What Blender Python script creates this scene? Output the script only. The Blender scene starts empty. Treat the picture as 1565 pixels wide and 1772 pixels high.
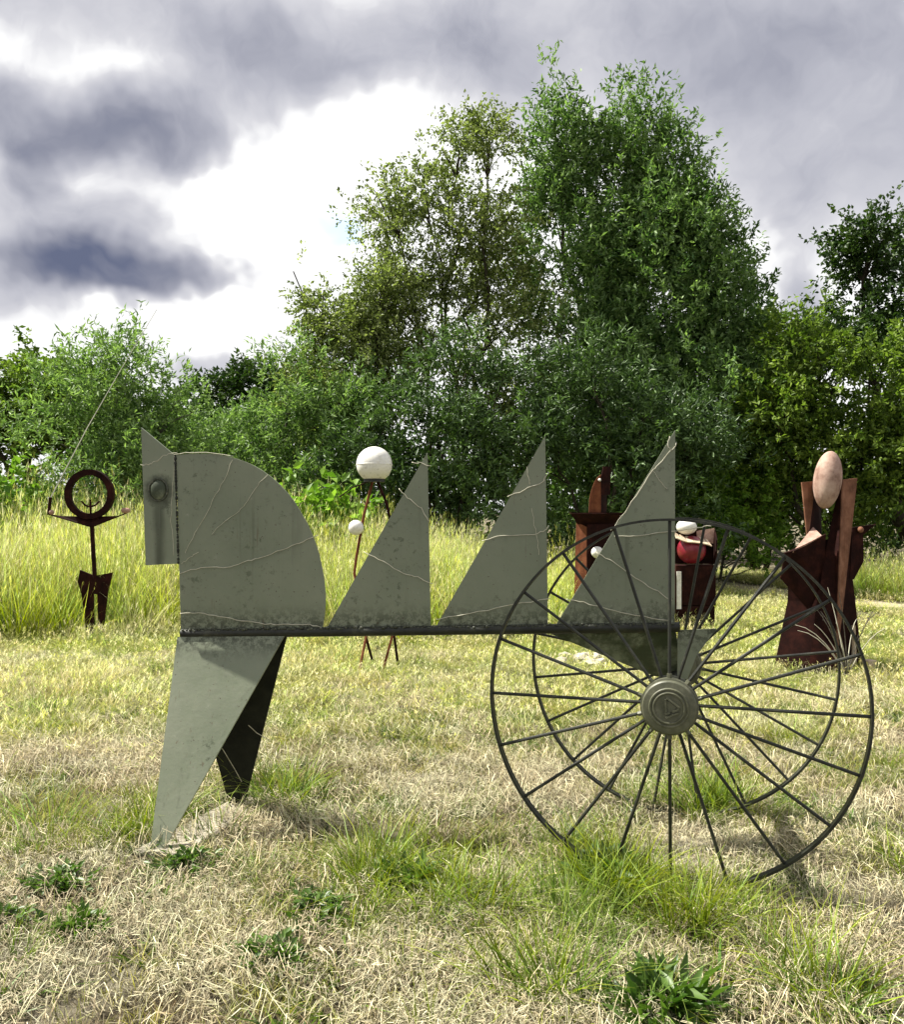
import bpy, bmesh, math, random
import numpy as np
from mathutils import Vector, Matrix

random.seed(7)
RNG = np.random.default_rng(11)
sc = bpy.context.scene
C = sc.collection

# ------------------------------------------------------------------ camera
cam_d = bpy.data.cameras.new('camera')
cam_d.sensor_fit = 'HORIZONTAL'
cam_d.sensor_width = 36.0
cam_d.lens = 34.5
cam_d.clip_start = 0.05
cam_d.clip_end = 2000.0
cam = bpy.data.objects.new('camera', cam_d)
cam.location = (0.0, 0.0, 1.5)
cam.rotation_euler = (math.radians(90.0), 0.0, 0.0)
C.objects.link(cam)
sc.camera = cam

# ------------------------------------------------------------------ light
SUN = Vector((-0.55, 0.14, 0.82)).normalized()
sun_el = math.asin(SUN.z)
sun_az = math.atan2(SUN.x, SUN.y)
sd = bpy.data.lights.new('sun', 'SUN')
sd.energy = 5.0
sd.angle = math.radians(0.6)
sd.color = (1.0, 0.95, 0.86)
so = bpy.data.objects.new('sun', sd)
so.rotation_euler = (-SUN).to_track_quat('-Z', 'Y').to_euler()
so.location = (-20, 8, 28)
C.objects.link(so)

sc.view_settings.view_transform = 'Standard'
sc.view_settings.look = 'None'
sc.view_settings.gamma = 1.0
sc.view_settings.use_curve_mapping = False
sc.view_settings.exposure = 1.2
sc.cycles.max_bounces = 3
sc.cycles.diffuse_bounces = 3
sc.cycles.glossy_bounces = 2
sc.cycles.transmission_bounces = 3
sc.cycles.use_adaptive_sampling = True

# ------------------------------------------------------------------ world: blue sky behind broken cloud
W = bpy.data.worlds.new('World')
sc.world = W
W.use_nodes = True
W.cycles.sampling_method = 'NONE'      # an even sky needs no importance map
nt = W.node_tree
nt.nodes.clear()


class NT:
    """tiny helper for node trees"""
    def __init__(s, t):
        s.t = t

    def n(s, typ, **kw):
        x = s.t.nodes.new(typ)
        for k, v in kw.items():
            setattr(x, k, v)
        return x

    def link(s, a, b):
        s.t.links.new(a, b)

    def math(s, op, a, b=None, c=None, clamp=False):
        x = s.n('ShaderNodeMath', operation=op, use_clamp=clamp)
        for i, v in enumerate((a, b, c)):
            if v is None:
                continue
            if isinstance(v, (int, float)):
                x.inputs[i].default_value = v
            else:
                s.link(v, x.inputs[i])
        return x.outputs[0]

    def vmath(s, op, a, b=None, out=0):
        x = s.n('ShaderNodeVectorMath', operation=op)
        for i, v in enumerate((a, b)):
            if v is None:
                continue
            if isinstance(v, (tuple, list)):
                x.inputs[i].default_value = v
            else:
                s.link(v, x.inputs[i])
        return x.outputs['Value'] if out == 'v' else x.outputs[0]

    def noise(s, vec, scale, detail=4.0, rough=0.55, dist=0.0, col=False):
        x = s.n('ShaderNodeTexNoise')
        x.inputs['Scale'].default_value = scale
        x.inputs['Detail'].default_value = detail
        x.inputs['Roughness'].default_value = rough
        x.inputs['Distortion'].default_value = dist
        if vec is not None:
            s.link(vec, x.inputs['Vector'])
        return x.outputs['Color' if col else 'Fac']

    def ramp(s, fac, stops, interp='LINEAR'):
        x = s.n('ShaderNodeValToRGB')
        r = x.color_ramp
        r.interpolation = interp
        while len(r.elements) < len(stops):
            r.elements.new(0.5)
        for e, (p, c) in zip(r.elements, stops):
            e.position = p
            e.color = (c[0], c[1], c[2], 1.0) if not isinstance(c, (int, float)) else (c, c, c, 1.0)
        s.link(fac, x.inputs[0])
        return x.outputs[0]

    def mix(s, fac, a, b, mode='MIX'):
        x = s.n('ShaderNodeMix', data_type='RGBA', blend_type=mode)
        for sock, v in ((x.inputs[0], fac), (x.inputs[6], a), (x.inputs[7], b)):
            if isinstance(v, (int, float)):
                sock.default_value = v
            elif isinstance(v, (tuple, list)):
                sock.default_value = (v[0], v[1], v[2], 1.0)
            else:
                s.link(v, sock)
        return x.outputs[2]

    def maprange(s, v, a, b, c=0.0, d=1.0, smooth=True):
        x = s.n('ShaderNodeMapRange', interpolation_type='SMOOTHSTEP' if smooth else 'LINEAR')
        s.link(v, x.inputs['Value'])
        for k, q in (('From Min', a), ('From Max', b), ('To Min', c), ('To Max', d)):
            x.inputs[k].default_value = q
        return x.outputs[0]


w = NT(nt)
dirv = w.n('ShaderNodeTexCoord').outputs['Generated']
sep = w.n('ShaderNodeSeparateXYZ')
w.link(dirv, sep.inputs[0])
az = w.math('ARCTAN2', sep.outputs[0], sep.outputs[1])
el = w.math('ARCSINE', sep.outputs[2])
cmb = w.n('ShaderNodeCombineXYZ')
w.link(az, cmb.inputs[0])
w.link(el, cmb.inputs[1])
base = cmb.outputs[0]
warp = w.vmath('SUBTRACT', w.noise(base, 5.5, 4.0, 0.58, col=True), (0.5, 0.5, 0.5))
warp2 = w.vmath('MULTIPLY', warp, (0.24, 0.15, 0.0))
pos = w.vmath('ADD', base, warp2)
# cloud banks: azimuth, elevation, half-widths (degrees), weight (negative: bright breaks)
BANKS = [(-26.5, 22.8, 6.5, 3.0, .72), (-18.6, 22.6, 5.5, 3.2, .78), (-12.5, 26.6, 7.5, 3.4, .42), (-4.0, 28.6, 10.5, 4.4, .40),
         (-24.5, 19.8, 2.8, 2.2, .50), (-23.0, 16.8, 9.0, 2.6, .42), (-20.0, 14.0, 8.2, 1.9, .88), (-26.0, 12.6, 6.0, 2.2, .52),
         (11.0, 29.5, 18.0, 7.0, .48), (25.0, 22.5, 12.0, 9.5, .56), (21.5, 13.0, 2.8, 2.6, .40), (-14.5, 9.3, 5.5, 1.4, .40),
         (-22.0, 30.5, 13.0, 4.5, .46), (44.0, 20.0, 12.0, 8.0, .6), (-46.0, 21.0, 10.0, 7.0, .5), (2.0, 43.0, 26.0, 9.0, .5),
         (-7.6, 17.0, 9.0, 8.0, -.90), (-17.0, 11.4, 7.5, 1.7, -.40), (-14.5, 19.6, 3.6, 1.6, -.30), (18.4, 15.8, 4.6, 4.2, -.65)]
acc = None
for (a_, e_, ra, re, wt) in BANKS:
    d = w.vmath('SUBTRACT', pos, (math.radians(a_), math.radians(e_), 0.0))
    d = w.vmath('DIVIDE', d, (math.radians(ra) * 1.15, math.radians(re) * 1.2, 1.0))
    m = w.maprange(w.vmath('LENGTH', d, None, 'v'), 1.10, 0.18, 0.0, wt)
    acc = m if acc is None else w.math('ADD', acc, m)
inside_d = w.vmath('DIVIDE', w.vmath('SUBTRACT', base, (0.0, 0.27, 0.0)), (0.95, 0.60, 1.0))
inside = w.maprange(w.vmath('LENGTH', inside_d, None, 'v'), 1.0, 0.75)
puff = w.noise(dirv, 2.6, 4.0, 0.6, 0.4)
far_cloud = w.maprange(puff, 0.42, 0.66)
far_cloud = w.math('MULTIPLY', far_cloud, w.math('SUBTRACT', 1.0, inside))
acc = w.math('MAXIMUM', acc, w.math('MULTIPLY', far_cloud, 0.8))
soft = w.noise(pos, 6.0, 5.0, 0.62)
acc = w.math('ADD', acc, w.math('MULTIPLY', w.math('SUBTRACT', soft, 0.5), 0.80))
acc = w.math('MULTIPLY', acc, 0.90, clamp=True)
ccol = w.ramp(acc, [(0.0, (0.50, 0.50, 0.50)), (0.12, (0.43, 0.43, 0.435)), (0.26, (0.315, 0.315, 0.335)), (0.50, (0.225, 0.228, 0.258)), (0.78, (0.128, 0.134, 0.168)), (1.0, (0.060, 0.070, 0.110))])
bgc = w.n('ShaderNodeBackground')
w.link(ccol, bgc.inputs[0])
bgc.inputs[1].default_value = 1.0
skyt = w.n('ShaderNodeTexSky', sky_type='NISHITA')
skyt.sun_disc = False
skyt.sun_elevation = sun_el
skyt.sun_rotation = sun_az
bgs = w.n('ShaderNodeBackground')
w.link(skyt.outputs[0], bgs.inputs[0])
bgs.inputs[1].default_value = 0.15
# openings in the cloud: one seen left of the birch, thin ones elsewhere
op = w.vmath('DIVIDE', w.vmath('SUBTRACT', pos, (-0.142, 0.312, 0.0)), (0.034, 0.028, 1.0))
op1 = w.maprange(w.vmath('LENGTH', op, None, 'v'), 1.0, 0.3, 0.0, 0.65)
op2 = w.math('MULTIPLY', w.maprange(puff, 0.40, 0.30, 0.0, 0.8), w.math('SUBTRACT', 1.0, inside))
opening = w.math('MAXIMUM', op1, op2)
mx = w.n('ShaderNodeMixShader')
w.link(opening, mx.inputs[0])
w.link(bgc.outputs[0], mx.inputs[1])
w.link(bgs.outputs[0], mx.inputs[2])
wo = w.n('ShaderNodeOutputWorld')
w.link(mx.outputs[0], wo.inputs[0])


# ------------------------------------------------------------------ materials
def new_mat(name):
    m = bpy.data.materials.new(name)
    m.use_nodes = True
    m.node_tree.nodes.clear()
    t = NT(m.node_tree)
    out = t.n('ShaderNodeOutputMaterial')
    b = t.n('ShaderNodeBsdfPrincipled')
    t.link(b.outputs[0], out.inputs[0])
    return m, t, b, out


def setc(t, sock, v):
    if isinstance(v, (tuple, list)):
        sock.default_value = (v[0], v[1], v[2], 1.0)
    elif isinstance(v, (int, float)):
        sock.default_value = v
    else:
        t.link(v, sock)


def bump(t, b, h, strength=0.3, dist=0.01):
    x = t.n('ShaderNodeBump')
    x.inputs['Strength'].default_value = strength
    x.inputs['Distance'].default_value = dist
    t.link(h, x.inputs['Height'])
    t.link(x.outputs[0], b.inputs['Normal'])


def mat_painted_steel(name='painted_steel', moss=0.0, eye=False):
    m, t, b, o = new_mat(name)
    co = t.n('ShaderNodeTexCoord').outputs['Object']
    big = t.noise(co, 2.2, 5.0, 0.6)
    col = t.ramp(big, [(0.25, (0.140, 0.168, 0.108)), (0.5, (0.184, 0.210, 0.142)), (0.75, (0.226, 0.246, 0.175))])
    fine = t.noise(co, 42.0, 4.0, 0.7)
    col = t.mix(t.maprange(fine, 0.35, 0.75, 0.0, 0.30), col, (0.21, 0.22, 0.17))
    # vertical run-off streaks
    mp = t.n('ShaderNodeMapping')
    mp.inputs['Scale'].default_value = (26.0, 26.0, 1.1)
    t.link(co, mp.inputs[0])
    st = t.noise(mp.outputs[0], 1.0, 4.0, 0.6)
    stm = t.math('MULTIPLY', t.maprange(st, 0.56, 0.74), t.maprange(t.noise(co, 1.7, 3.0), 0.42, 0.62))
    col = t.mix(t.math('MULTIPLY', stm, 0.55), col, (0.085, 0.095, 0.060))
    # mossy blotches
    mo = t.math('MULTIPLY', t.maprange(t.noise(co, 26.0, 6.0, 0.78), 0.54, 0.63), t.maprange(t.noise(co, 3.4, 3.0), 0.47, 0.62))
    col = t.mix(t.math('MULTIPLY', mo, 0.6), col, (0.035, 0.045, 0.020))
    # dirt that gathers where the plates stand on the pipe
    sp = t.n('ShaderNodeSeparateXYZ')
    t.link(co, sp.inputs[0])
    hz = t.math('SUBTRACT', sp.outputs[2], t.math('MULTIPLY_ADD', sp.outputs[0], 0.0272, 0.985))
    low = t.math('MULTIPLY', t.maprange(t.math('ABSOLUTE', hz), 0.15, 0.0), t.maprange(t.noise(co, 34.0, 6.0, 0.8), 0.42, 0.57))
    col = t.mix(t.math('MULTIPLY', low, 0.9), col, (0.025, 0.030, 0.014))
    if moss:
        mg = t.maprange(t.noise(co, 6.0, 5.0, 0.7), 0.30, 0.55, 0.0, moss)
        col = t.mix(mg, col, (0.022, 0.034, 0.013))
    if eye:    # dark run below the eye and grime round it
        dx = t.math('ABSOLUTE', t.math('ADD', sp.outputs[0], t.math('MULTIPLY_ADD', t.noise(mp.outputs[0], 1.0, 3.0), 0.03, 2.395)))
        run = t.math('MULTIPLY', t.maprange(t.math('ADD', dx, t.math('MULTIPLY', t.math('SUBTRACT', big, 0.5), 0.09)), 0.042, 0.004), t.maprange(sp.outputs[2], 1.62, 1.52))
        rd = t.vmath('LENGTH', t.vmath('MULTIPLY', t.vmath('SUBTRACT', co, (-2.413, 0.0, 1.600)), (1.0, 0.0, 0.9)), None, 'v')
        gr = t.maprange(t.math('ADD', rd, t.math('MULTIPLY', t.math('SUBTRACT', fine, 0.5), 0.06)), 0.085, 0.052)
        col = t.mix(t.math('MULTIPLY', t.math('MAXIMUM', t.math('MULTIPLY', run, t.maprange(st, 0.3, 0.6, 0.35, 1.0)), gr), 0.75), col, (0.035, 0.042, 0.022))
    mp2 = t.n('ShaderNodeMapping')
    mp2.inputs['Scale'].default_value = (55.0, 55.0, 2.4)
    mp2.inputs['Location'].default_value = (3.0, 1.0, 7.0)
    t.link(co, mp2.inputs[0])
    rr_ = t.math('MULTIPLY', t.maprange(t.noise(mp2.outputs[0], 1.0, 5.0, 0.65), 0.60, 0.72), t.maprange(t.noise(co, 2.7, 4.0), 0.50, 0.62))
    col = t.mix(t.math('MULTIPLY', rr_, 0.65), col, (0.095, 0.060, 0.030))
    scuff = t.math('MULTIPLY', t.maprange(t.noise(co, 9.0, 6.0, 0.8), 0.60, 0.68), t.maprange(t.noise(co, 60.0, 3.0), 0.45, 0.6))
    col = t.mix(t.math('MULTIPLY', scuff, 0.55), col, (0.31, 0.32, 0.26))
    # rusty specks
    ru = t.maprange(t.noise(co, 85.0, 2.0), 0.70, 0.74)
    col = t.mix(t.math('MULTIPLY', ru, 0.8), col, (0.06, 0.035, 0.02))
    setc(t, b.inputs['Base Color'], col)
    setc(t, b.inputs['Roughness'], t.math('ADD', t.maprange(big, 0.3, 0.7, -0.10, 0.12), t.maprange(fine, 0.3, 0.7, 0.42, 0.62)))
    b.inputs['Specular IOR Level'].default_value = 0.45
    bump(t, b, t.math('ADD', big, t.math('MULTIPLY', fine, 0.12)), 0.35, 0.02)
    return m


def mat_dark_iron():
    m, t, b, o = new_mat('dark_iron')
    co = t.n('ShaderNodeTexCoord').outputs['Object']
    n1 = t.noise(co, 14.0, 5.0, 0.65)
    col = t.ramp(n1, [(0.3, (0.007, 0.008, 0.006)), (0.55, (0.018, 0.020, 0.013)), (0.78, (0.065, 0.066, 0.042))])
    setc(t, b.inputs['Base Color'], col)
    b.inputs['Roughness'].default_value = 0.55
    b.inputs['Metallic'].default_value = 0.15
    bump(t, b, t.noise(co, 90.0, 3.0), 0.35, 0.003)
    return m


def mat_hub():
    m, t, b, o = new_mat('hub_paint')
    co = t.n('ShaderNodeTexCoord').outputs['Object']
    n1 = t.noise(co, 24.0, 5.0, 0.65)
    col = t.ramp(n1, [(0.3, (0.060, 0.064, 0.038)), (0.55, (0.105, 0.108, 0.068)), (0.75, (0.160, 0.158, 0.108))])
    setc(t, b.inputs['Base Color'], col)
    b.inputs['Roughness'].default_value = 0.5
    bump(t, b, t.noise(co, 120.0, 3.0), 0.3, 0.002)
    return m


def mat_weld():
    m, t, b, o = new_mat('weld_seam')
    co = t.n('ShaderNodeTexCoord').outputs['Object']
    col = t.ramp(t.noise(co, 60.0, 4.0, 0.7), [(0.35, (0.018, 0.022, 0.012)), (0.55, (0.060, 0.066, 0.042)), (0.78, (0.19, 0.195, 0.14))])
    setc(t, b.inputs['Base Color'], col)
    b.inputs['Roughness'].default_value = 0.6
    bump(t, b, t.noise(co, 140.0, 3.0), 0.5, 0.004)
    return m


def mat_rust(name, dark, mid, light, scale=7.0):
    m, t, b, o = new_mat(name)
    co = t.n('ShaderNodeTexCoord').outputs['Object']
    n1 = t.noise(co, scale, 6.0, 0.68)
    col = t.ramp(n1, [(0.28, dark), (0.5, mid), (0.74, light)])
    mp = t.n('ShaderNodeMapping')
    mp.inputs['Scale'].default_value = (30.0, 30.0, 1.4)
    t.link(co, mp.inputs[0])
    st = t.noise(mp.outputs[0], 1.0, 4.0, 0.6)
    col = t.mix(t.maprange(st, 0.5, 0.75, 0.0, 0.5), col, dark)
    setc(t, b.inputs['Base Color'], col)
    b.inputs['Roughness'].default_value = 0.85
    b.inputs['Specular IOR Level'].default_value = 0.12
    bump(t, b, t.noise(co, scale * 9, 4.0, 0.7), 0.4, 0.004)
    return m


def mat_simple(name, c1, c2, scale=8.0, rough=0.6, bs=0.15, spec=0.4):
    m, t, b, o = new_mat(name)
    co = t.n('ShaderNodeTexCoord').outputs['Object']
    col = t.ramp(t.noise(co, scale, 5.0, 0.65), [(0.3, c1), (0.7, c2)])
    setc(t, b.inputs['Base Color'], col)
    b.inputs['Roughness'].default_value = rough
    b.inputs['Specular IOR Level'].default_value = spec
    bump(t, b, t.noise(co, scale * 8, 4.0, 0.65), bs, 0.004)
    return m


def mat_leaf(name, c1, c2, trans=0.35, rough=0.42, spec=0.5, attr=True):
    m, t, b, o = new_mat(name)
    if attr:
        a = t.n('ShaderNodeAttribute', attribute_name='tint')
        f = a.outputs['Fac']
    else:
        f = t.n('ShaderNodeObjectInfo').outputs['Random']
    col = t.ramp(f, [(0.0, c1), (1.0, c2)])
    setc(t, b.inputs['Base Color'], col)
    b.inputs['Roughness'].default_value = rough
    b.inputs['Specular IOR Level'].default_value = spec
    tr = t.n('ShaderNodeBsdfTranslucent')
    tc = t.mix(1.0, col, (1.0, 1.15, 0.55), 'MULTIPLY')
    t.link(tc, tr.inputs[0])
    ms = t.n('ShaderNodeMixShader')
    ms.inputs[0].default_value = trans
    t.link(b.outputs[0], ms.inputs[1])
    t.link(tr.outputs[0], ms.inputs[2])
    t.link(ms.outputs[0], o.inputs[0])
    return m


def mat_blade(name, root, mid, tip, trans=0.4, rough=0.5, spec=0.3):
    """grass: colour along the blade (attribute 'along'), varied by tuft and by blade ('tint')"""
    m, t, b, o = new_mat(name)
    al = t.n('ShaderNodeAttribute', attribute_name='along').outputs['Fac']
    ti = t.n('ShaderNodeAttribute', attribute_name='tint').outputs['Fac']
    col = t.ramp(al, [(0.0, root), (0.38, mid), (1.0, tip)])  # dark root end: mould brown, plus painted shade low in the tuft
    rnd = t.n('ShaderNodeObjectInfo').outputs['Random']
    hs = t.n('ShaderNodeHueSaturation')
    t.link(col, hs.inputs['Color'])
    t.link(t.math('MULTIPLY_ADD', rnd, 0.05, 0.475), hs.inputs['Hue'])
    t.link(t.math('MULTIPLY_ADD', t.math('POWER', ti, 1.5), 1.0, 0.45), hs.inputs['Value'])
    t.link(t.math('MULTIPLY_ADD', rnd, -0.25, 1.18), hs.inputs['Saturation'])
    setc(t, b.inputs['Base Color'], hs.outputs[0])
    b.inputs['Roughness'].default_value = rough
    b.inputs['Specular IOR Level'].default_value = spec
    tr = t.n('ShaderNodeBsdfTranslucent')
    t.link(hs.outputs[0], tr.inputs[0])
    ms = t.n('ShaderNodeMixShader')
    ms.inputs[0].default_value = trans
    t.link(b.outputs[0], ms.inputs[1])
    t.link(tr.outputs[0], ms.inputs[2])
    t.link(ms.outputs[0], o.inputs[0])
    return m


def mat_ground():
    m, t, b, o = new_mat('dry_soil')
    co = t.n('ShaderNodeTexCoord').outputs['Object']
    n1 = t.noise(co, 0.9, 5.0, 0.6)
    n2 = t.noise(co, 26.0, 6.0, 0.75)
    n3 = t.noise(co, 210.0, 5.0, 0.8)
    col = t.ramp(n2, [(0.32, (0.022, 0.017, 0.010)), (0.52, (0.085, 0.068, 0.042)), (0.70, (0.31, 0.27, 0.19))])
    col = t.mix(t.maprange(n1, 0.48, 0.66, 0.0, 0.6), col, (0.42, 0.38, 0.28))
    col = t.mix(t.maprange(n3, 0.54, 0.66, 0.0, 0.75), col, (0.54, 0.49, 0.37))
    col = t.mix(t.maprange(t.noise(co, 3.1, 4.0), 0.55, 0.70, 0.0, 0.6), col, (0.09, 0.11, 0.035))
    setc(t, b.inputs['Base Color'], col)
    b.inputs['Roughness'].default_value = 0.95
    b.inputs['Specular IOR Level'].default_value = 0.1
    bump(t, b, t.math('ADD', n2, t.math('MULTIPLY', n3, 0.5)), 1.0, 0.04)
    return m


def mat_white_ball():
    m, t, b, o = new_mat('weathered_white')
    co = t.n('ShaderNodeTexCoord').outputs['Object']
    sp = t.n('ShaderNodeSeparateXYZ')
    t.link(co, sp.inputs[0])
    n1 = t.noise(co, 22.0, 5.0, 0.7)
    col = t.ramp(n1, [(0.3, (0.62, 0.60, 0.52)), (0.6, (0.80, 0.79, 0.74))])
    underside_shade = t.maprange(t.math('ADD', n1, t.math('MULTIPLY', sp.outputs[2], -1.2)), 0.58, 0.85, 0.0, 0.75)  # shade on the ball's lower half put into the colour
    col = t.mix(underside_shade, col, (0.27, 0.24, 0.17))
    setc(t, b.inputs['Base Color'], col)
    b.inputs['Roughness'].default_value = 0.45
    bump(t, b, n1, 0.1, 0.004)
    return m


M = {
    'steel': mat_painted_steel(), 'steel_head': mat_painted_steel('painted_steel_head', 0.0, True), 'steel_moss': mat_painted_steel('mossy_steel', 0.92), 'iron': mat_dark_iron(), 'hub': mat_hub(), 'weld': mat_weld(),
    'steel_shade': mat_simple('shaded_steel', (0.006, 0.007, 0.006), (0.020, 0.022, 0.016), 9.0, 0.75, 0.2, 0.2),  # near-black copy of the steel, with shade put into the colour
    'vine': mat_simple('dry_vine', (0.36, 0.34, 0.25), (0.62, 0.60, 0.48), 30.0, 0.8),
    'rust': mat_rust('dark_rust', (0.006, 0.0018, 0.0014), (0.017, 0.0046, 0.0034), (0.046, 0.013, 0.009)),
    'rust_warm': mat_rust('warm_rust', (0.070, 0.024, 0.013), (0.15, 0.052, 0.025), (0.25, 0.098, 0.048)),
    'rust_tan': mat_rust('tan_rust', (0.085, 0.040, 0.024), (0.19, 0.088, 0.052), (0.30, 0.155, 0.098)),
    'rust_pale': mat_rust('pale_rust', (0.20, 0.115, 0.085), (0.36, 0.225, 0.175), (0.52, 0.36, 0.29), 12.0),
    'egg': mat_rust('pink_grey_stone', (0.17, 0.095, 0.070), (0.36, 0.245, 0.195), (0.50, 0.37, 0.30), 9.0),
    'white': mat_white_ball(),
    'red': mat_simple('red_enamel', (0.13, 0.006, 0.016), (0.27, 0.016, 0.034), 10.0, 0.35, 0.05, 0.5),
    'wood': mat_simple('bleached_wood', (0.34, 0.26, 0.17), (0.55, 0.44, 0.32), 14.0, 0.8),
    'concrete': mat_simple('pale_concrete', (0.22, 0.20, 0.155), (0.38, 0.35, 0.28), 18.0, 0.9, 0.5),
    'stone': mat_simple('rubble_stone', (0.22, 0.19, 0.15), (0.62, 0.57, 0.50), 9.0, 0.9, 0.5),
    'bark': mat_simple('bark', (0.018, 0.015, 0.010), (0.070, 0.060, 0.042), 16.0, 0.9, 0.6, 0.1),
    'bark_pale': mat_simple('pale_bark', (0.040, 0.036, 0.028), (0.16, 0.145, 0.12), 18.0, 0.85, 0.5, 0.1),
    'soil': mat_ground(),
    'path': mat_simple('bare_path', (0.26, 0.22, 0.15), (0.42, 0.37, 0.27), 12.0, 0.95, 0.6, 0.1),
    'cane': mat_simple('bleached_cane', (0.42, 0.42, 0.34), (0.62, 0.62, 0.52), 20.0, 0.5),
    'leaf_poplar': mat_leaf('leaf_silver_green', (0.02, 0.07, 0.01), (0.36, 0.52, 0.19), 0.38, 0.5, 0.28),
    'leaf_birch': mat_leaf('leaf_olive', (0.05, 0.08, 0.014), (0.44, 0.5, 0.19), 0.44, 0.5, 0.28),
    'leaf_willow': mat_leaf('leaf_willow', (0.026, 0.08, 0.012), (0.42, 0.58, 0.22), 0.4, 0.5, 0.3),
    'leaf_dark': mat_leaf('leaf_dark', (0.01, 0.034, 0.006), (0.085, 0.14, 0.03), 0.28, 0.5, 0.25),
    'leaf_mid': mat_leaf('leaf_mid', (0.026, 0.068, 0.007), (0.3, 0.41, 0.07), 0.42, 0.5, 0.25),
    'leaf_shade': mat_leaf('leaf_shade_willow', (0.007, 0.028, 0.004), (0.19, 0.31, 0.10), 0.24, 0.45, 0.35),  # willow leaf darkened: shade beneath the tall crowns put into the colour
    'leaf_bright': mat_leaf('leaf_bright', (0.075, 0.17, 0.016), (0.32, 0.5, 0.07), 0.44, 0.5, 0.28),
    'weed': mat_leaf('leaf_weed', (0.030, 0.075, 0.010), (0.13, 0.22, 0.035), 0.35, 0.42, 0.45),
    'straw': mat_blade('straw', (0.30, 0.26, 0.145), (0.52, 0.47, 0.29), (0.68, 0.63, 0.43), 0.2, 0.6),
    'dry': mat_blade('dry_grass', (0.060, 0.070, 0.016), (0.42, 0.45, 0.11), (0.70, 0.68, 0.31), 0.45, 0.55),
    'herb': mat_blade('clover_green', (0.022, 0.050, 0.008), (0.060, 0.125, 0.016), (0.13, 0.21, 0.030), 0.35, 0.45),
    'thatch': mat_blade('matted_thatch', (0.11, 0.090, 0.050), (0.42, 0.375, 0.235), (0.62, 0.57, 0.40), 0.15, 0.7),
    'stub': mat_blade('brown_stubble', (0.045, 0.033, 0.017), (0.27, 0.215, 0.115), (0.52, 0.45, 0.27), 0.30, 0.6),
    'lush': mat_blade('green_grass', (0.022, 0.048, 0.006), (0.17, 0.265, 0.030), (0.40, 0.46, 0.095), 0.45, 0.5),
    'pale': mat_blade('pale_seed_grass', (0.070, 0.075, 0.022), (0.46, 0.45, 0.17), (0.74, 0.70, 0.42), 0.45, 0.55),
    'tall': mat_blade('meadow_grass', (0.040, 0.070, 0.009), (0.32, 0.44, 0.055), (0.58, 0.64, 0.18), 0.50, 0.55),
}


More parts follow.
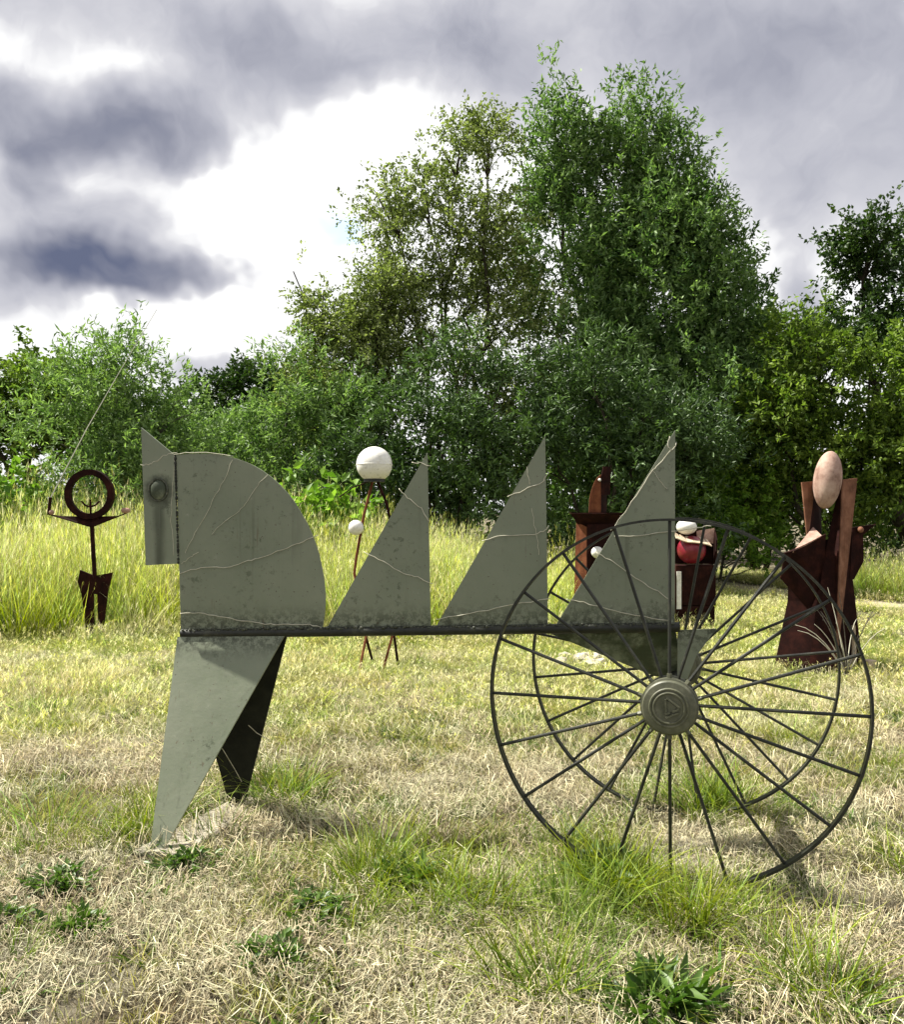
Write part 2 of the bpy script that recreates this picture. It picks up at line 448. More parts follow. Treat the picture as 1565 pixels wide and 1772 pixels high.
# ------------------------------------------------------------------ mesh helpers
class MB:
    def __init__(s):
        s.v, s.f = [], []

    def add(s, verts, faces):
        o = len(s.v)
        s.v += [tuple(p) for p in verts]
        s.f += [tuple(i + o for i in f) for f in faces]
        return s

    def plate(s, pts, th):
        """flat sheet: 3D outline extruded half the thickness to either side"""
        p = [Vector(q) for q in pts]
        n = Vector((0, 0, 0))
        for i in range(len(p)):
            a, b = p[i], p[(i + 1) % len(p)]
            n += Vector(((a.y - b.y) * (a.z + b.z), (a.z - b.z) * (a.x + b.x), (a.x - b.x) * (a.y + b.y)))
        n.normalize()
        k = len(p)
        vv = [q + n * th / 2 for q in p] + [q - n * th / 2 for q in p]
        ff = [tuple(range(k)), tuple(range(2 * k - 1, k - 1, -1))]
        ff += [(i, i + k, (i + 1) % k + k, (i + 1) % k) for i in range(k)]
        return s.add(vv, ff)

    def xz(s, pts, y=0.0, th=0.01):
        return s.plate([(x, y, z) for x, z in pts], th)

    def tube(s, path, r, n=8, cap=True):
        p = [Vector(q) for q in path]
        rr = r if isinstance(r, (list, tuple)) else [r] * len(p)
        rings, prev = [], None
        for i, q in enumerate(p):
            d = (p[min(i + 1, len(p) - 1)] - p[max(i - 1, 0)])
            if d.length < 1e-9:
                d = Vector((0, 0, 1))
            d.normalize()
            if prev is None:
                a = d.orthogonal().normalized()
            else:
                a = prev - d * prev.dot(d)
                a = a.normalized() if a.length > 1e-6 else d.orthogonal().normalized()
            prev = a
            b = d.cross(a)
            rings.append([q + (a * math.cos(2 * math.pi * k / n) + b * math.sin(2 * math.pi * k / n)) * rr[i] for k in range(n)])
        vv = [x for g in rings for x in g]
        ff = [(i * n + k, i * n + (k + 1) % n, (i + 1) * n + (k + 1) % n, (i + 1) * n + k) for i in range(len(p) - 1) for k in range(n)]
        if cap:
            ff += [tuple(range(n - 1, -1, -1)), tuple(range((len(p) - 1) * n, len(p) * n))]
        return s.add(vv, ff)

    def lathe(s, prof, n=40, axis='z', origin=(0, 0, 0)):
        """prof = [(radius, along)]"""
        vv, ff = [], []
        ox, oy, oz = origin
        for r, h in prof:
            for k in range(n):
                c, q = math.cos(2 * math.pi * k / n) * r, math.sin(2 * math.pi * k / n) * r
                vv.append((ox + c, oy + q, oz + h) if axis == 'z' else (ox + c, oy + h, oz + q))
        L = len(prof)
        for i in range(L - 1):
            for k in range(n):
                a, b = i * n + k, i * n + (k + 1) % n
                ff.append((a, b, b + n, a + n))
        ff += [tuple(range(n)), tuple(range((L - 1) * n, L * n))]
        return s.add(vv, ff)

    def sphere(s, c, r, n=28, m=16, sq=(1, 1, 1), rot=None):
        vv, ff = [], []
        for i in range(1, m):
            t = math.pi * i / m
            for k in range(n):
                q = Vector((math.sin(t) * math.cos(2 * math.pi * k / n) * sq[0], math.sin(t) * math.sin(2 * math.pi * k / n) * sq[1], math.cos(t) * sq[2])) * r
                if rot:
                    q = rot @ q
                vv.append(q + Vector(c))
        for sgn in (1, -1):
            q = Vector((0, 0, sgn * r * sq[2]))
            if rot:
                q = rot @ q
            vv.append(q + Vector(c))
        for i in range(m - 2):
            for k in range(n):
                a, b = i * n + k, i * n + (k + 1) % n
                ff.append((a, a + n, b + n, b))
        T, B = (m - 1) * n, (m - 1) * n + 1
        for k in range(n):
            ff.append((T, k, (k + 1) % n))
            ff.append((B, (m - 2) * n + (k + 1) % n, (m - 2) * n + k))
        return s.add(vv, ff)

    def box(s, c, d, rz=0.0):
        x, y, z = d[0] / 2, d[1] / 2, d[2] / 2
        q = Matrix.Rotation(rz, 3, 'Z')
        vv = [Vector(c) + q @ Vector((a, b, e)) for a in (-x, x) for b in (-y, y) for e in (-z, z)]
        return s.add(vv, [(0, 1, 3, 2), (4, 6, 7, 5), (0, 4, 5, 1), (2, 3, 7, 6), (0, 2, 6, 4), (1, 5, 7, 3)])

    def build(s, name, mat, parent=None, smooth=False, bevel=0.0):
        me = bpy.data.meshes.new(name)
        me.from_pydata([tuple(v) for v in s.v], [], s.f)
        bm = bmesh.new()
        bm.from_mesh(me)
        bmesh.ops.recalc_face_normals(bm, faces=bm.faces)
        bm.to_mesh(me)
        bm.free()
        me.materials.append(mat)
        if smooth:
            me.polygons.foreach_set('use_smooth', [True] * len(me.polygons))
            try:
                me.set_sharp_from_angle(angle=math.radians(40))
            except Exception:
                pass
        o = bpy.data.objects.new(name, me)
        C.objects.link(o)
        if parent is not None:
            o.parent = parent
        if bevel:
            bv = o.modifiers.new('bevel', 'BEVEL')
            bv.width = bevel
            bv.segments = 1
        return o


def thing(name, label, cat, loc=(0, 0, 0), rz=0.0, group=None):
    o = bpy.data.objects.new(name, None)
    o.empty_display_size = 0.2
    C.objects.link(o)
    o.location = loc
    o.rotation_euler = (0, 0, rz)
    return tag(o, label, cat, group)


def tag(o, label=None, cat=None, group=None, kind=None):
    for k, v in (('label', label), ('category', cat), ('group', group), ('kind', kind)):
        if v:
            o[k] = v
    return o


def smoothstep(a, b, x):
    t = np.clip((x - a) / (b - a), 0, 1)
    return t * t * (3 - 2 * t)


_tab = np.random.default_rng(5).random((256, 256))


def vnoise(x, y):
    xi, yi = np.floor(x).astype(int), np.floor(y).astype(int)
    fx, fy = x - xi, y - yi
    fx, fy = fx * fx * (3 - 2 * fx), fy * fy * (3 - 2 * fy)
    g = lambda i, j: _tab[i % 256, j % 256]
    return (g(xi, yi) * (1 - fx) + g(xi + 1, yi) * fx) * (1 - fy) + (g(xi, yi + 1) * (1 - fx) + g(xi + 1, yi + 1) * fx) * fy


def fbm(x, y, o=4):
    s, a, t = 0.0, 0.5, 0.0
    for i in range(o):
        s = s + a * vnoise(x * 2 ** i + 17.3 * i, y * 2 ** i + 9.1 * i)
        t += a
        a *= 0.55
    return s / t


def gz(x, y):
    """height of the ground: level lawn, a low bank rising behind on the left"""
    x, y = np.asarray(x, float), np.asarray(y, float)
    z = (fbm(x * 0.8, y * 0.8, 4) - 0.5) * 0.05 * smoothstep(1.0, 3.0, np.hypot(x - 1.0, y - 3.9) * 0 + np.abs(y - 3.9) + 1.0)
    z = z + smoothstep(10.6, 15.0, y) * smoothstep(3.5, -3.0, x) * 0.75
    z = z + smoothstep(20, 60, y) * 0.4
    return z


def gz1(x, y):
    return float(gz(np.array([x]), np.array([y]))[0])


# ------------------------------------------------------------------ ground
def build_ground():
    xs = np.concatenate([np.linspace(-400, -20, 16)[:-1], np.linspace(-20, -6, 36)[:-1], np.linspace(-6, 7, 150)[:-1], np.linspace(7, 22, 40)[:-1], np.linspace(22, 400, 16)])
    ys = np.concatenate([np.linspace(-60, 0, 10)[:-1], np.linspace(0, 9, 130)[:-1], np.linspace(9, 30, 70)[:-1], np.linspace(30, 800, 24)])
    X, Y = np.meshgrid(xs, ys)
    Z = gz(X, Y) + (fbm(X * 5, Y * 5, 3) - 0.5) * 0.03 * smoothstep(14, 8, Y)
    nx, ny = len(xs), len(ys)
    v = np.stack([X, Y, Z], -1).reshape(-1, 3)
    i = np.arange(nx * ny).reshape(ny, nx)
    f = np.stack([i[:-1, :-1], i[:-1, 1:], i[1:, 1:], i[1:, :-1]], -1).reshape(-1, 4)
    me = bpy.data.meshes.new('ground')
    me.from_pydata(v.tolist(), [], f.tolist())
    me.polygons.foreach_set('use_smooth', [True] * len(me.polygons))
    me.materials.append(M['soil'])
    o = bpy.data.objects.new('ground', me)
    C.objects.link(o)
    tag(o, kind='structure')


build_ground()


def build_path():
    ctr = [(4.3, 26.0), (5.2, 20.5), (5.9, 16.6), (6.9, 14.0), (9.0, 12.9), (13.0, 12.6), (18.0, 13.2)]
    ctr = [Vector((x, y, 0)) for x, y in ctr]
    pts = []
    for i in range(len(ctr) - 1):
        for k in range(8):
            pts.append(ctr[i].lerp(ctr[i + 1], k / 8))
    pts.append(ctr[-1])
    vv, ff = [], []
    for i, p in enumerate(pts):
        d = (pts[min(i + 1, len(pts) - 1)] - pts[max(i - 1, 0)]).normalized()
        n = Vector((-d.y, d.x, 0))
        hw = 0.42 + 0.12 * math.sin(i * 0.9) + random.uniform(-.05, .05)
        for s in (-1, -0.33, 0.33, 1):
            q = p + n * hw * s
            vv.append((q.x, q.y, gz1(q.x, q.y) + 0.022 - 0.014 * abs(s)))
    for i in range(len(pts) - 1):
        for k in range(3):
            a = i * 4 + k
            ff.append((a, a + 1, a + 5, a + 4))
    o = MB().add(vv, ff).build('path', M['path'], None, True)
    tag(o, kind='structure')


build_path()

# ------------------------------------------------------------------ the horse and cart sculpture
AX = (0.998, 3.879)          # foot of the axle's middle
horse = thing('horse_cart_sculpture', 'grey-green painted steel horse with three sails pulling two spoked wheels', 'sculpture', (AX[0], AX[1], 0.0), math.radians(-6.5))
TH = 0.010
HEAD = [(-2.503, 1.905), (-2.338, 1.773), (-2.315, 1.254), (-2.48, 1.245)]
BODY = [(-2.33, 1.771), (-2.28, 1.776), (-2.232, 1.778), (-2.182, 1.778), (-2.132, 1.775), (-2.082, 1.766), (-2.032, 1.752), (-1.988, 1.737), (-1.947, 1.719), (-1.905, 1.695),
        (-1.863, 1.666), (-1.82, 1.628), (-1.778, 1.584), (-1.746, 1.542), (-1.717, 1.495), (-1.69, 1.45), (-1.667, 1.402), (-1.648, 1.352), (-1.631, 1.3), (-1.617, 1.24), (-1.606, 1.178),
        (-1.601, 1.124), (-1.600, 1.07), (-1.606, 1.01), (-1.617, 0.945), (-2.306, 0.925)]
MB().xz(HEAD, -0.006, TH).build('head_plate', M['steel_head'], horse)
MB().xz(BODY, 0.0, TH).build('body_plate', M['steel'], horse)
# eye: a dome welded on the head plate, with its collar
eye = MB().sphere((-2.416, -0.011, 1.606), 0.043, 24, 14, (0.92, 0.38, 1.12)).build('eye_dome', M['steel_moss'], horse, True)
MB().tube([(-2.416 + 0.046 * math.cos(a), -0.013, 1.606 + 0.052 * math.sin(a)) for a in np.linspace(0, 2 * math.pi, 25)], 0.005, 6, False).build('weld_ring', M['weld'], eye, True)
for pts in ([(-1.600, 0.948), (-1.119, 1.775), (-1.103, 0.958)], [(-1.087, 0.957), (-0.577, 1.847), (-0.564, 0.970)], [(-0.541, 0.968), (0.001, 1.865), (-0.001, 0.985)]):
    MB().xz(pts, 0.0, TH).build('sail_plate', M['steel'], horse)


def beam_z(u):
    return 0.909 + (u + 2.312) * 0.0286


beam = MB().tube([(u, 0.0, beam_z(u) + 0.010) for u in np.linspace(-2.305, 0.02, 40)], 0.023, 14).build('beam', M['iron'], horse, True)
# weld seam: overlapping beads laid along the pipe under the plates
vb = MB()
u = -2.30
while u < -0.01:
    r = random.uniform(0.0035, 0.0075)
    vb.sphere((u, -0.0150 + random.uniform(-.004, .003), beam_z(u) + 0.027 + random.uniform(-.005, .005)), r, 7, 5, (random.uniform(.8, 1.6), 0.9, random.uniform(.8, 1.3)))
    u += random.uniform(0.007, 0.019)
wb = vb.build('weld_seam', M['weld'], beam, True)
wb['kind'] = 'stuff'
vb = MB()
zz = 1.26
while zz < 1.77:
    vb.sphere((-2.326 - (zz - 1.51) * 0.03, -0.008, zz), random.uniform(0.005, 0.009), 6, 5, (0.8, 0.8, 1.3))
    zz += random.uniform(0.010, 0.02)
q = vb.build('neck_weld', M['iron'], horse, True)
q['kind'] = 'stuff'

# forelegs: two triangular plates splayed from the beam
MB().plate([(-2.318, -0.014, 0.905), (-1.795, -0.014, 0.917), (-2.268, -0.335, -0.03), (-2.308, -0.3348, -0.03)], 0.009).build('leg_plate', M['steel'], horse)
MB().plate([(-2.310, 0.014, 0.905), (-1.790, 0.014, 0.917), (-2.113, 0.300, -0.03), (-2.170, 0.2995, -0.03)], 0.009).build('leg_plate', M['steel_shade'], horse)  # far leg: shade on its inner face painted in as near-black

# hanging fin that carries the axle, leaning towards the far wheel, and the tail piece
MB().plate([(-0.549, 0.012, 0.945), (0.0, 0.012, 0.966), (0.072, 0.13, 0.728), (-0.078, 0.119, 0.745)], 0.009).build('axle_fin', M['steel_moss'], horse)
MB().plate([(0.012, -0.004, 0.972), (0.180, -0.004, 0.982), (0.092, -0.004, 0.858), (0.054, -0.004, 0.755), (0.010, -0.004, 0.752)], 0.009).build('tail_plate', M['steel'], horse)

# dried vine stems that wind over the plates
WIRES = [[[-2.501, 1.725], [-2.457, 1.73], [-2.419, 1.746], [-2.39, 1.771], [-2.338, 1.782]], [[-2.338, 1.773], [-2.335, 1.738], [-2.347, 1.627], [-2.353, 1.461], [-2.338, 1.268]], [[-2.049, 1.749], [-2.089, 1.654], [-2.146, 1.558], [-2.203, 1.448], [-2.26, 1.351], [-2.283, 1.304]], [[-1.879, 1.675], [-1.927, 1.626], [-1.975, 1.549], [-2.018, 1.503], [-2.103, 1.448], [-2.152, 1.393]], [[-2.217, 1.31], [-2.26, 1.282], [-2.301, 1.254]], [[-1.645, 1.389], [-1.723, 1.353], [-1.806, 1.326], [-1.905, 1.284], [-1.975, 1.27], [-2.06, 1.24], [-2.203, 1.239], [-2.309, 1.207]], [[-2.306, 1.02], [-2.217, 1.021], [-2.117, 1.006], [-2.004, 0.988], [-1.891, 0.973], [-1.778, 0.972], [-1.695, 0.976], [-1.622, 0.961]], [[-2.338, 1.777], [-2.217, 1.786], [-2.06, 1.766]], [[-1.181, 1.727], [-1.146, 1.727], [-1.114, 1.714]], [[-1.249, 1.602], [-1.2, 1.556], [-1.146, 1.516], [-1.114, 1.463]], [[-1.413, 1.309], [-1.323, 1.269], [-1.227, 1.213], [-1.16, 1.201], [-1.103, 1.172]], [[-0.661, 1.708], [-0.648, 1.626]], [[-0.74, 1.574], [-0.653, 1.608], [-0.588, 1.634], [-0.57, 1.668]], [[-0.857, 1.367], [-0.772, 1.394], [-0.627, 1.4], [-0.575, 1.418], [-0.564, 1.432]], [[-0.635, 1.516], [-0.63, 1.463], [-0.614, 1.384], [-0.606, 1.305]], [[-1.065, 1.007], [-0.878, 1.044], [-0.719, 1.08], [-0.564, 1.106]], [[-0.027, 1.834], [-0.032, 1.795], [-0.017, 1.774], [0.004, 1.805]], [[-0.017, 1.774], [-0.072, 1.71], [-0.103, 1.684], [-0.174, 1.573], [-0.238, 1.477], [-0.277, 1.424]], [[-0.098, 1.684], [-0.067, 1.637], [-0.034, 1.604]], [[-0.264, 1.391], [-0.136, 1.396], [-0.047, 1.412], [0.054, 1.42], [0.104, 1.433], [0.15, 1.438]], [[-0.341, 1.312], [-0.277, 1.276], [-0.174, 1.204], [-0.098, 1.158], [-0.017, 1.107]], [[-0.471, 1.104], [-0.406, 1.092], [-0.303, 1.064], [-0.174, 1.035], [-0.027, 1.016]]]
THIN = {2, 3, 4, 1, 11, 14, 18}
for i, wr in enumerate(WIRES):
    pts = []
    for k in range(len(wr) - 1):
        for s in range(4):
            t = s / 4
            x = wr[k][0] * (1 - t) + wr[k + 1][0] * t
            z = wr[k][1] * (1 - t) + wr[k + 1][1] * t
            j = 0.0035
            pts.append((x + random.uniform(-j, j), -0.0105 + random.uniform(-.0015, .0005), z + random.uniform(-j, j)))
    pts.append((wr[-1][0], -0.0095, wr[-1][1]))
    if i not in THIN:      # the long ones hook round the plate's edge
        a, b = Vector(pts[0]), Vector(pts[1])
        e = (a - b).normalized() * 0.008
        pts.insert(0, (a.x + e.x, 0.004, a.z + e.z))
        a, b = Vector(pts[-1]), Vector(pts[-2])
        e = (a - b).normalized() * 0.008
        pts.append((a.x + e.x, 0.004, a.z + e.z))
    MB().tube(pts, 0.0012 if i in THIN else 0.0018, 6).build('vine_stem', M['vine'], horse, True)
for leg_w in ([(-2.02, 0.125, 0.46), (-1.98, 0.135, 0.42), (-1.925, 0.15, 0.385)], [(-2.17, 0.17, 0.33), (-2.12, 0.205, 0.22), (-2.09, 0.225, 0.15)]):
    MB().tube(leg_w, 0.0018, 5).build('vine_stem', M['vine'], horse, True)

# axle and wheels
WR = 0.738
YAW = math.radians(-10.3)      # the axle stands a little askew to the body
ca, sa = math.cos(YAW), math.sin(YAW)


def axdir(d):
    return (-sa * d, ca * d)


a0, a1 = axdir(-0.36), axdir(0.36)
MB().tube([(a0[0], a0[1], 0.738), (a1[0], a1[1], 0.738)], 0.034, 16).build('axle', M['iron'], horse, True)


def flat_rim(R, width, th, n=120):
    prof = [(R, -width / 2), (R, width / 2), (R - th, width / 2), (R - th, -width / 2)]
    vv, ff = [], []
    for k in range(n):
        a = 2 * math.pi * k / n
        wob = 1.0 + 0.0018 * math.sin(3 * a + 1) + 0.001 * math.sin(7 * a)
        for r, y in prof:
            vv.append((math.cos(a) * r * wob, y + 0.003 * math.sin(2 * a), math.sin(a) * r * wob))
    for k in range(n):
        for j in range(4):
            ff.append((k * 4 + j, ((k + 1) % n) * 4 + j, ((k + 1) % n) * 4 + (j + 1) % 4, k * 4 + (j + 1) % 4))
    return vv, ff


def make_wheel(d, phase, outward, cap):
    w_ = MB().add(*flat_rim(WR, 0.036, 0.010)).build('wheel', M['iron'], horse, True)
    p = axdir(d)
    w_.location = (p[0], p[1], WR)
    w_.rotation_euler = (0, 0, YAW)
    s = outward
    NS = 20
    for k in range(NS):
        a = 2 * math.pi * k / NS + math.radians(phase) + random.uniform(-.008, .008)
        off = s * (0.052 if k % 2 else 0.010)
        r0 = 0.098
        p0 = (math.cos(a) * r0, off, math.sin(a) * r0)
        p1 = (math.cos(a) * (WR - 0.004), 0.0, math.sin(a) * (WR - 0.004))
        sp = MB().tube([p0, ((p0[0] + p1[0]) / 2, off * 0.5, (p0[2] + p1[2]) / 2), p1], 0.0068, 8).build('spoke', M['iron'], w_, True)
    # drum of the hub with a flange ring of bolts
    prof = [(0.045, -0.07), (0.085, -0.07), (0.085, -0.03), (0.108, -0.028), (0.110, 0.0), (0.100, 0.004), (0.092, 0.03), (0.110, 0.036), (0.112, 0.066), (0.098, 0.07), (0.06, 0.074)]
    MB().lathe([(r, h * s) for r, h in prof], 48, 'y').build('hub', M['hub'], w_, True)
    for k in range(NS // 2):
        a = 2 * math.pi * (k + .5) / 10 + math.radians(phase)
        MB().tube([(math.cos(a) * 0.106, s * 0.052, math.sin(a) * 0.106), (math.cos(a) * 0.128, s * 0.052, math.sin(a) * 0.128)], 0.010, 6).build('bolt', M['hub'], w_)
    if cap:
        h0 = 0.070
        prof = [(0.102, h0 - 0.02), (0.1045, h0 - 0.006), (0.1045, h0 + 0.012), (0.100, h0 + 0.017), (0.078, h0 + 0.020), (0.075, h0 + 0.0255), (0.070, h0 + 0.0255), (0.0665, h0 + 0.0215),
                (0.0635, h0 + 0.0225), (0.0605, h0 + 0.029), (0.0565, h0 + 0.029), (0.053, h0 + 0.023), (0.02, h0 + 0.022)]
        cp = MB().lathe([(r, h * s) for r, h in prof], 64, 'y').build('hub_cap', M['hub'], w_, True)
        # raised triangular emblem with an open side bar
        y = s * (h0 + 0.0255)
        T = [Vector((-0.012, 0, 0.040)), Vector((0.037, 0, 0.010)), Vector((-0.008, 0, -0.030)), Vector((0.036, 0, -0.010))]
        apex, r1, bl, br = Vector((-0.008, y, 0.040)), Vector((0.040, y, 0.006)), Vector((-0.012, y, -0.037)), Vector((0.036, y, -0.015))
        for a, b in ((apex, r1), (bl, br), (apex + Vector((-0.006, 0, -0.004)), bl + Vector((0.001, 0, 0.022))), (Vector((-0.014, y, -0.022)), Vector((0.004, y, -0.016))), (Vector((0.014, y, -0.012)), Vector((0.032, y, -0.004))), (r1 + Vector((-.003, 0, -.004)), Vector((0.030, y, -0.004)))):
            dv = (b - a).normalized()
            nn = Vector((-dv.z, 0, dv.x)) * 0.0034
            MB().plate([a - nn, b - nn, b + nn, a + nn], 0.014).build('emblem_bar', M['hub'], cp)
        eb = MB().plate([Vector((-0.011, y - s * 0.001, 0.033)), Vector((0.030, y - s * 0.001, 0.005)), Vector((0.012, y - s * 0.001, -0.013)), Vector((-0.010, y - s * 0.001, -0.018))], 0.003)
        eb.build('emblem_plate', M['hub'], cp)
    return w_


make_wheel(-0.4426, 0.0, -1, True)
make_wheel(0.4426, 8.0, 1, False)

# concrete footing between the horse's hooves
foot = MB()
fp = [(-2.37, -0.36), (-2.17, 0.42), (-2.02, 0.36), (-2.09, -0.12), (-2.14, -0.38)]
rot = Matrix.Rotation(math.radians(-6.5), 3, 'Z')
pts = [rot @ Vector((a, b, 0)) + Vector((AX[0], AX[1], 0)) for a, b in fp]
vv = [(p.x, p.y, -0.08) for p in pts] + [(p.x, p.y, 0.022) for p in pts]
k = len(pts)
foot.add(vv, [tuple(range(k)), tuple(range(k, 2 * k))] + [(i, (i + 1) % k, (i + 1) % k + k, i + k) for i in range(k)])
tag(foot.build('footing_slab', M['concrete'], None, False, 0.008), 'flat pale concrete slab in the grass under the horse legs', 'slab')
fs = MB()
fp = [(0.86, 3.62), (1.14, 3.56), (1.20, 3.92), (0.98, 4.02), (0.84, 3.88)]
vv = [(a, b, -0.08) for a, b in fp] + [(a, b, 0.014) for a, b in fp]
k = 5
fs.add(vv, [tuple(range(k)), tuple(range(k, 2 * k))] + [(i, (i + 1) % k, (i + 1) % k + k, i + k) for i in range(k)])
tag(fs.build('footing_slab', M['concrete'], None, False, 0.008), 'small pale concrete slab in the grass under the wheel hubs', 'slab')

# ------------------------------------------------------------------ ring-headed figure on the left
fig = thing('ring_figure', 'thin dark rusty figure with an open ring head holding a long cane', 'sculpture', (-4.157, 10.05, gz1(-4.157, 10.05)))
rg = MB()
vv, ff = [], []
n = 56
for k in range(n):
    a = 2 * math.pi * k / n
    for r, y in ((0.288, -0.035), (0.288, 0.035), (0.222, 0.035), (0.222, -0.035)):
        vv.append((-0.047 + math.cos(a) * r * 0.98, y, 1.701 + math.sin(a) * r))
for k in range(n):
    for j in range(4):
        ff.append((k * 4 + j, ((k + 1) % n) * 4 + j, ((k + 1) % n) * 4 + (j + 1) % 4, k * 4 + (j + 1) % 4))
ring = rg.add(vv, ff).build('ring_head', M['rust'], fig, True)
MB().tube([(-0.141, 0, 1.621), (-0.101, 0, 1.574), (-0.04, 0, 1.554), (0.02, 0, 1.574), (0.067, 0, 1.621)], 0.011, 7).build('mouth', M['rust'], ring, True)
MB().tube([(-0.04, 0, 1.64), (-0.034, 0, 1.43)], 0.013, 7).build('face_stem', M['rust'], ring, True)
MB().plate([(-0.496, -0.06, 1.467), (-0.348, -0.02, 1.444), (-0.02, 0.03, 1.437), (-0.02, -0.02, 1.319)], 0.02).build('shoulder', M['rust'], fig)
MB().plate([(-0.02, 0.03, 1.437), (0.288, -0.02, 1.444), (0.42, -0.06, 1.490), (-0.02, -0.02, 1.319)], 0.02).build('shoulder', M['rust'], fig)
MB().tube([(-0.496, -0.06, 1.462), (-0.484, -0.06, 1.57), (-0.474, -0.06, 1.665)], 0.019, 8).build('forearm', M['rust'], fig, True)
MB().sphere((0.395, -0.06, 1.512), 0.045, 16, 10, (1.2, 1.0, 0.75)).build('hand', M['rust_pale'], fig, True)
MB().sphere((-0.462, -0.06, 1.492), 0.030, 14, 9).build('hand', M['rust_pale'], fig, True)
MB().tube([(-0.02, 0, 1.34), (-0.004, 0, 1.03), (0.013, 0, 0.72)], 0.025, 10).build('spine', M['rust'], fig, True)
MB().xz([(-0.154, 0.823), (0.013, 0.756), (0.221, 0.796), (0.188, 0.656), (0.154, 0.537), (-0.141, 0.553), (-0.181, 0.689)], 0.0, 0.03).build('hip_plate', M['rust'], fig)
MB().xz([(-0.150, 0.60), (-0.004, 0.60), (0.003, 0.167), (-0.007, 0.013), (-0.050, -0.05), (-0.07, -0.05)], 0.012, 0.02).build('leg', M['rust'], fig)
MB().xz([(0.036, 0.60), (0.165, 0.60), (0.114, 0.167), (0.150, -0.05), (0.06, -0.05)], 0.012, 0.02).build('leg', M['rust'], fig)
MB().tube([(-0.478, -0.06, 1.60), (-0.46, -0.06, 1.68), (-0.08, 0.02, 2.478), (0.288, 0.06, 3.148), (0.70, 0.1, 3.868)], [0.007, 0.007, 0.006, 0.0045, 0.003], 6).build('cane', M['cane'], fig, True)

# ------------------------------------------------------------------ rod figure with white balls
fig = thing('ball_figure', 'stick figure of rusty rods with a white ball head behind the first sail', 'sculpture', (-0.689, 8.1, gz1(-0.689, 8.1)))
hd = MB().sphere((0, 0, 0), 0.167, 40, 24).build('ball_head', M['white'], fig, True)
hd.location = (-0.038, 0, 1.954)
MB().lathe([(0.1672, -0.006), (0.1695, -0.004), (0.1695, 0.004), (0.1672, 0.006)], 48).build('seam_band', M['white'], hd, True)
MB().lathe([(0.10, -0.165), (0.098, -0.125)], 24).build('neck_disc', M['iron'], hd)
sb = MB().sphere((0, 0, 0), 0.071, 28, 16).build('small_ball', M['white'], fig, True)
sb.location = (-0.205, -0.03, 1.365)
rods = [([(-0.049, 0, 1.815), (-0.135, 0, 1.478), (-0.205, 0.02, 1.1), (-0.227, 0.02, 0.938), (-0.113, 0, 0.371)], 0.013, 'rust_warm'),
        ([(-0.016, 0, 1.815), (0.076, 0, 1.597), (0.189, 0, 1.1), (0.135, 0, 0.371)], 0.013, 'rust'),
        ([(-0.081, 0, 1.795), (-0.243, 0, 1.738), (-0.362, 0, 1.651)], 0.006, 'rust'),
        ([(-0.118, 0, 0.371), (0.138, 0, 0.371)], 0.012, 'rust')]
for p, r, mt in rods:
    MB().tube(p, r, 8).build('rod', M[mt], fig, True)
for p, mt in (([(-0.108, 0, 0.371), (-0.184, -0.1, -0.04)], 'rust_warm'), ([(-0.124, 0, 0.371), (-0.022, 0.08, -0.04)], 'rust'), ([(0.135, 0, 0.371), (0.027, -0.08, -0.04)], 'rust_warm'), ([(0.146, 0, 0.371), (0.194, 0.1, -0.05)], 'rust')):
    MB().tube(p, 0.012, 8).build('leg', M[mt], fig, True)

# ------------------------------------------------------------------ hooded steel figure behind the third sail
fig = thing('hooded_figure', 'rust brown steel figure with a hooded head and wide collar behind the third sail', 'sculpture', (1.852, 11.0, gz1(1.852, 11.0)), math.radians(4))
hl = [(-0.139, 1.485), (-0.137, 1.57), (-0.132, 1.654), (-0.117, 1.73), (-0.095, 1.801), (-0.068, 1.87), (-0.037, 1.925), (0.013, 1.969), (0.013, 1.485)]
MB().plate([(x, -0.10 + 0.0 * x, z) for x, z in hl], 0.015).build('face_plate', M['rust_warm'], fig)
MB().plate([(0.013, -0.10, 1.485), (0.013, -0.10, 1.962), (0.135, 0.10, 1.962), (0.135, 0.10, 1.485)], 0.012).build('side_plate', M['rust'], fig)
MB().plate([(0.018, -0.108, 1.947), (0.044, -0.108, 2.072), (0.147, -0.06, 2.065), (0.139, -0.06, 1.713), (0.018, -0.108, 1.713)], 0.014).build('crest_plate', M['rust'], fig)
MB().sphere((-0.005, -0.115, 1.90), 0.02, 12, 8).build('eye', M['white'], fig, True)
MB().plate([(-0.381, -0.16, 1.483), (0.293, -0.16, 1.483), (0.198, -0.05, 1.353), (0.095, -0.02, 1.309), (-0.169, -0.02, 1.309), (-0.279, -0.05, 1.353)], 0.014).build('collar', M['rust'], fig)
MB().plate([(-0.381, -0.16, 1.485), (0.293, -0.16, 1.485), (0.24, 0.18, 1.480), (-0.33, 0.18, 1.480)], 0.012).build('shoulder_plate', M['rust'], fig)
MB().plate([(-0.279, -0.02, 1.368), (-0.169, -0.12, 1.309), (-0.169, -0.12, 0.627), (-0.183, -0.14, -0.03), (-0.32, -0.02, -0.03)], 0.014).build('side_strip', M['rust_warm'], fig)  # warmer copy of the rust: sunlight on the left face put into colour
MB().plate([(-0.165, -0.12, 1.339), (0.198, -0.06, 1.353), (0.271, -0.06, -0.03), (-0.178, -0.14, -0.03)], 0.014).build('torso_plate', M['rust'], fig)
b_ = MB().sphere((-0.051, -0.18, 0.994), 0.075, 22, 14).build('white_ball', M['white'], fig, True)

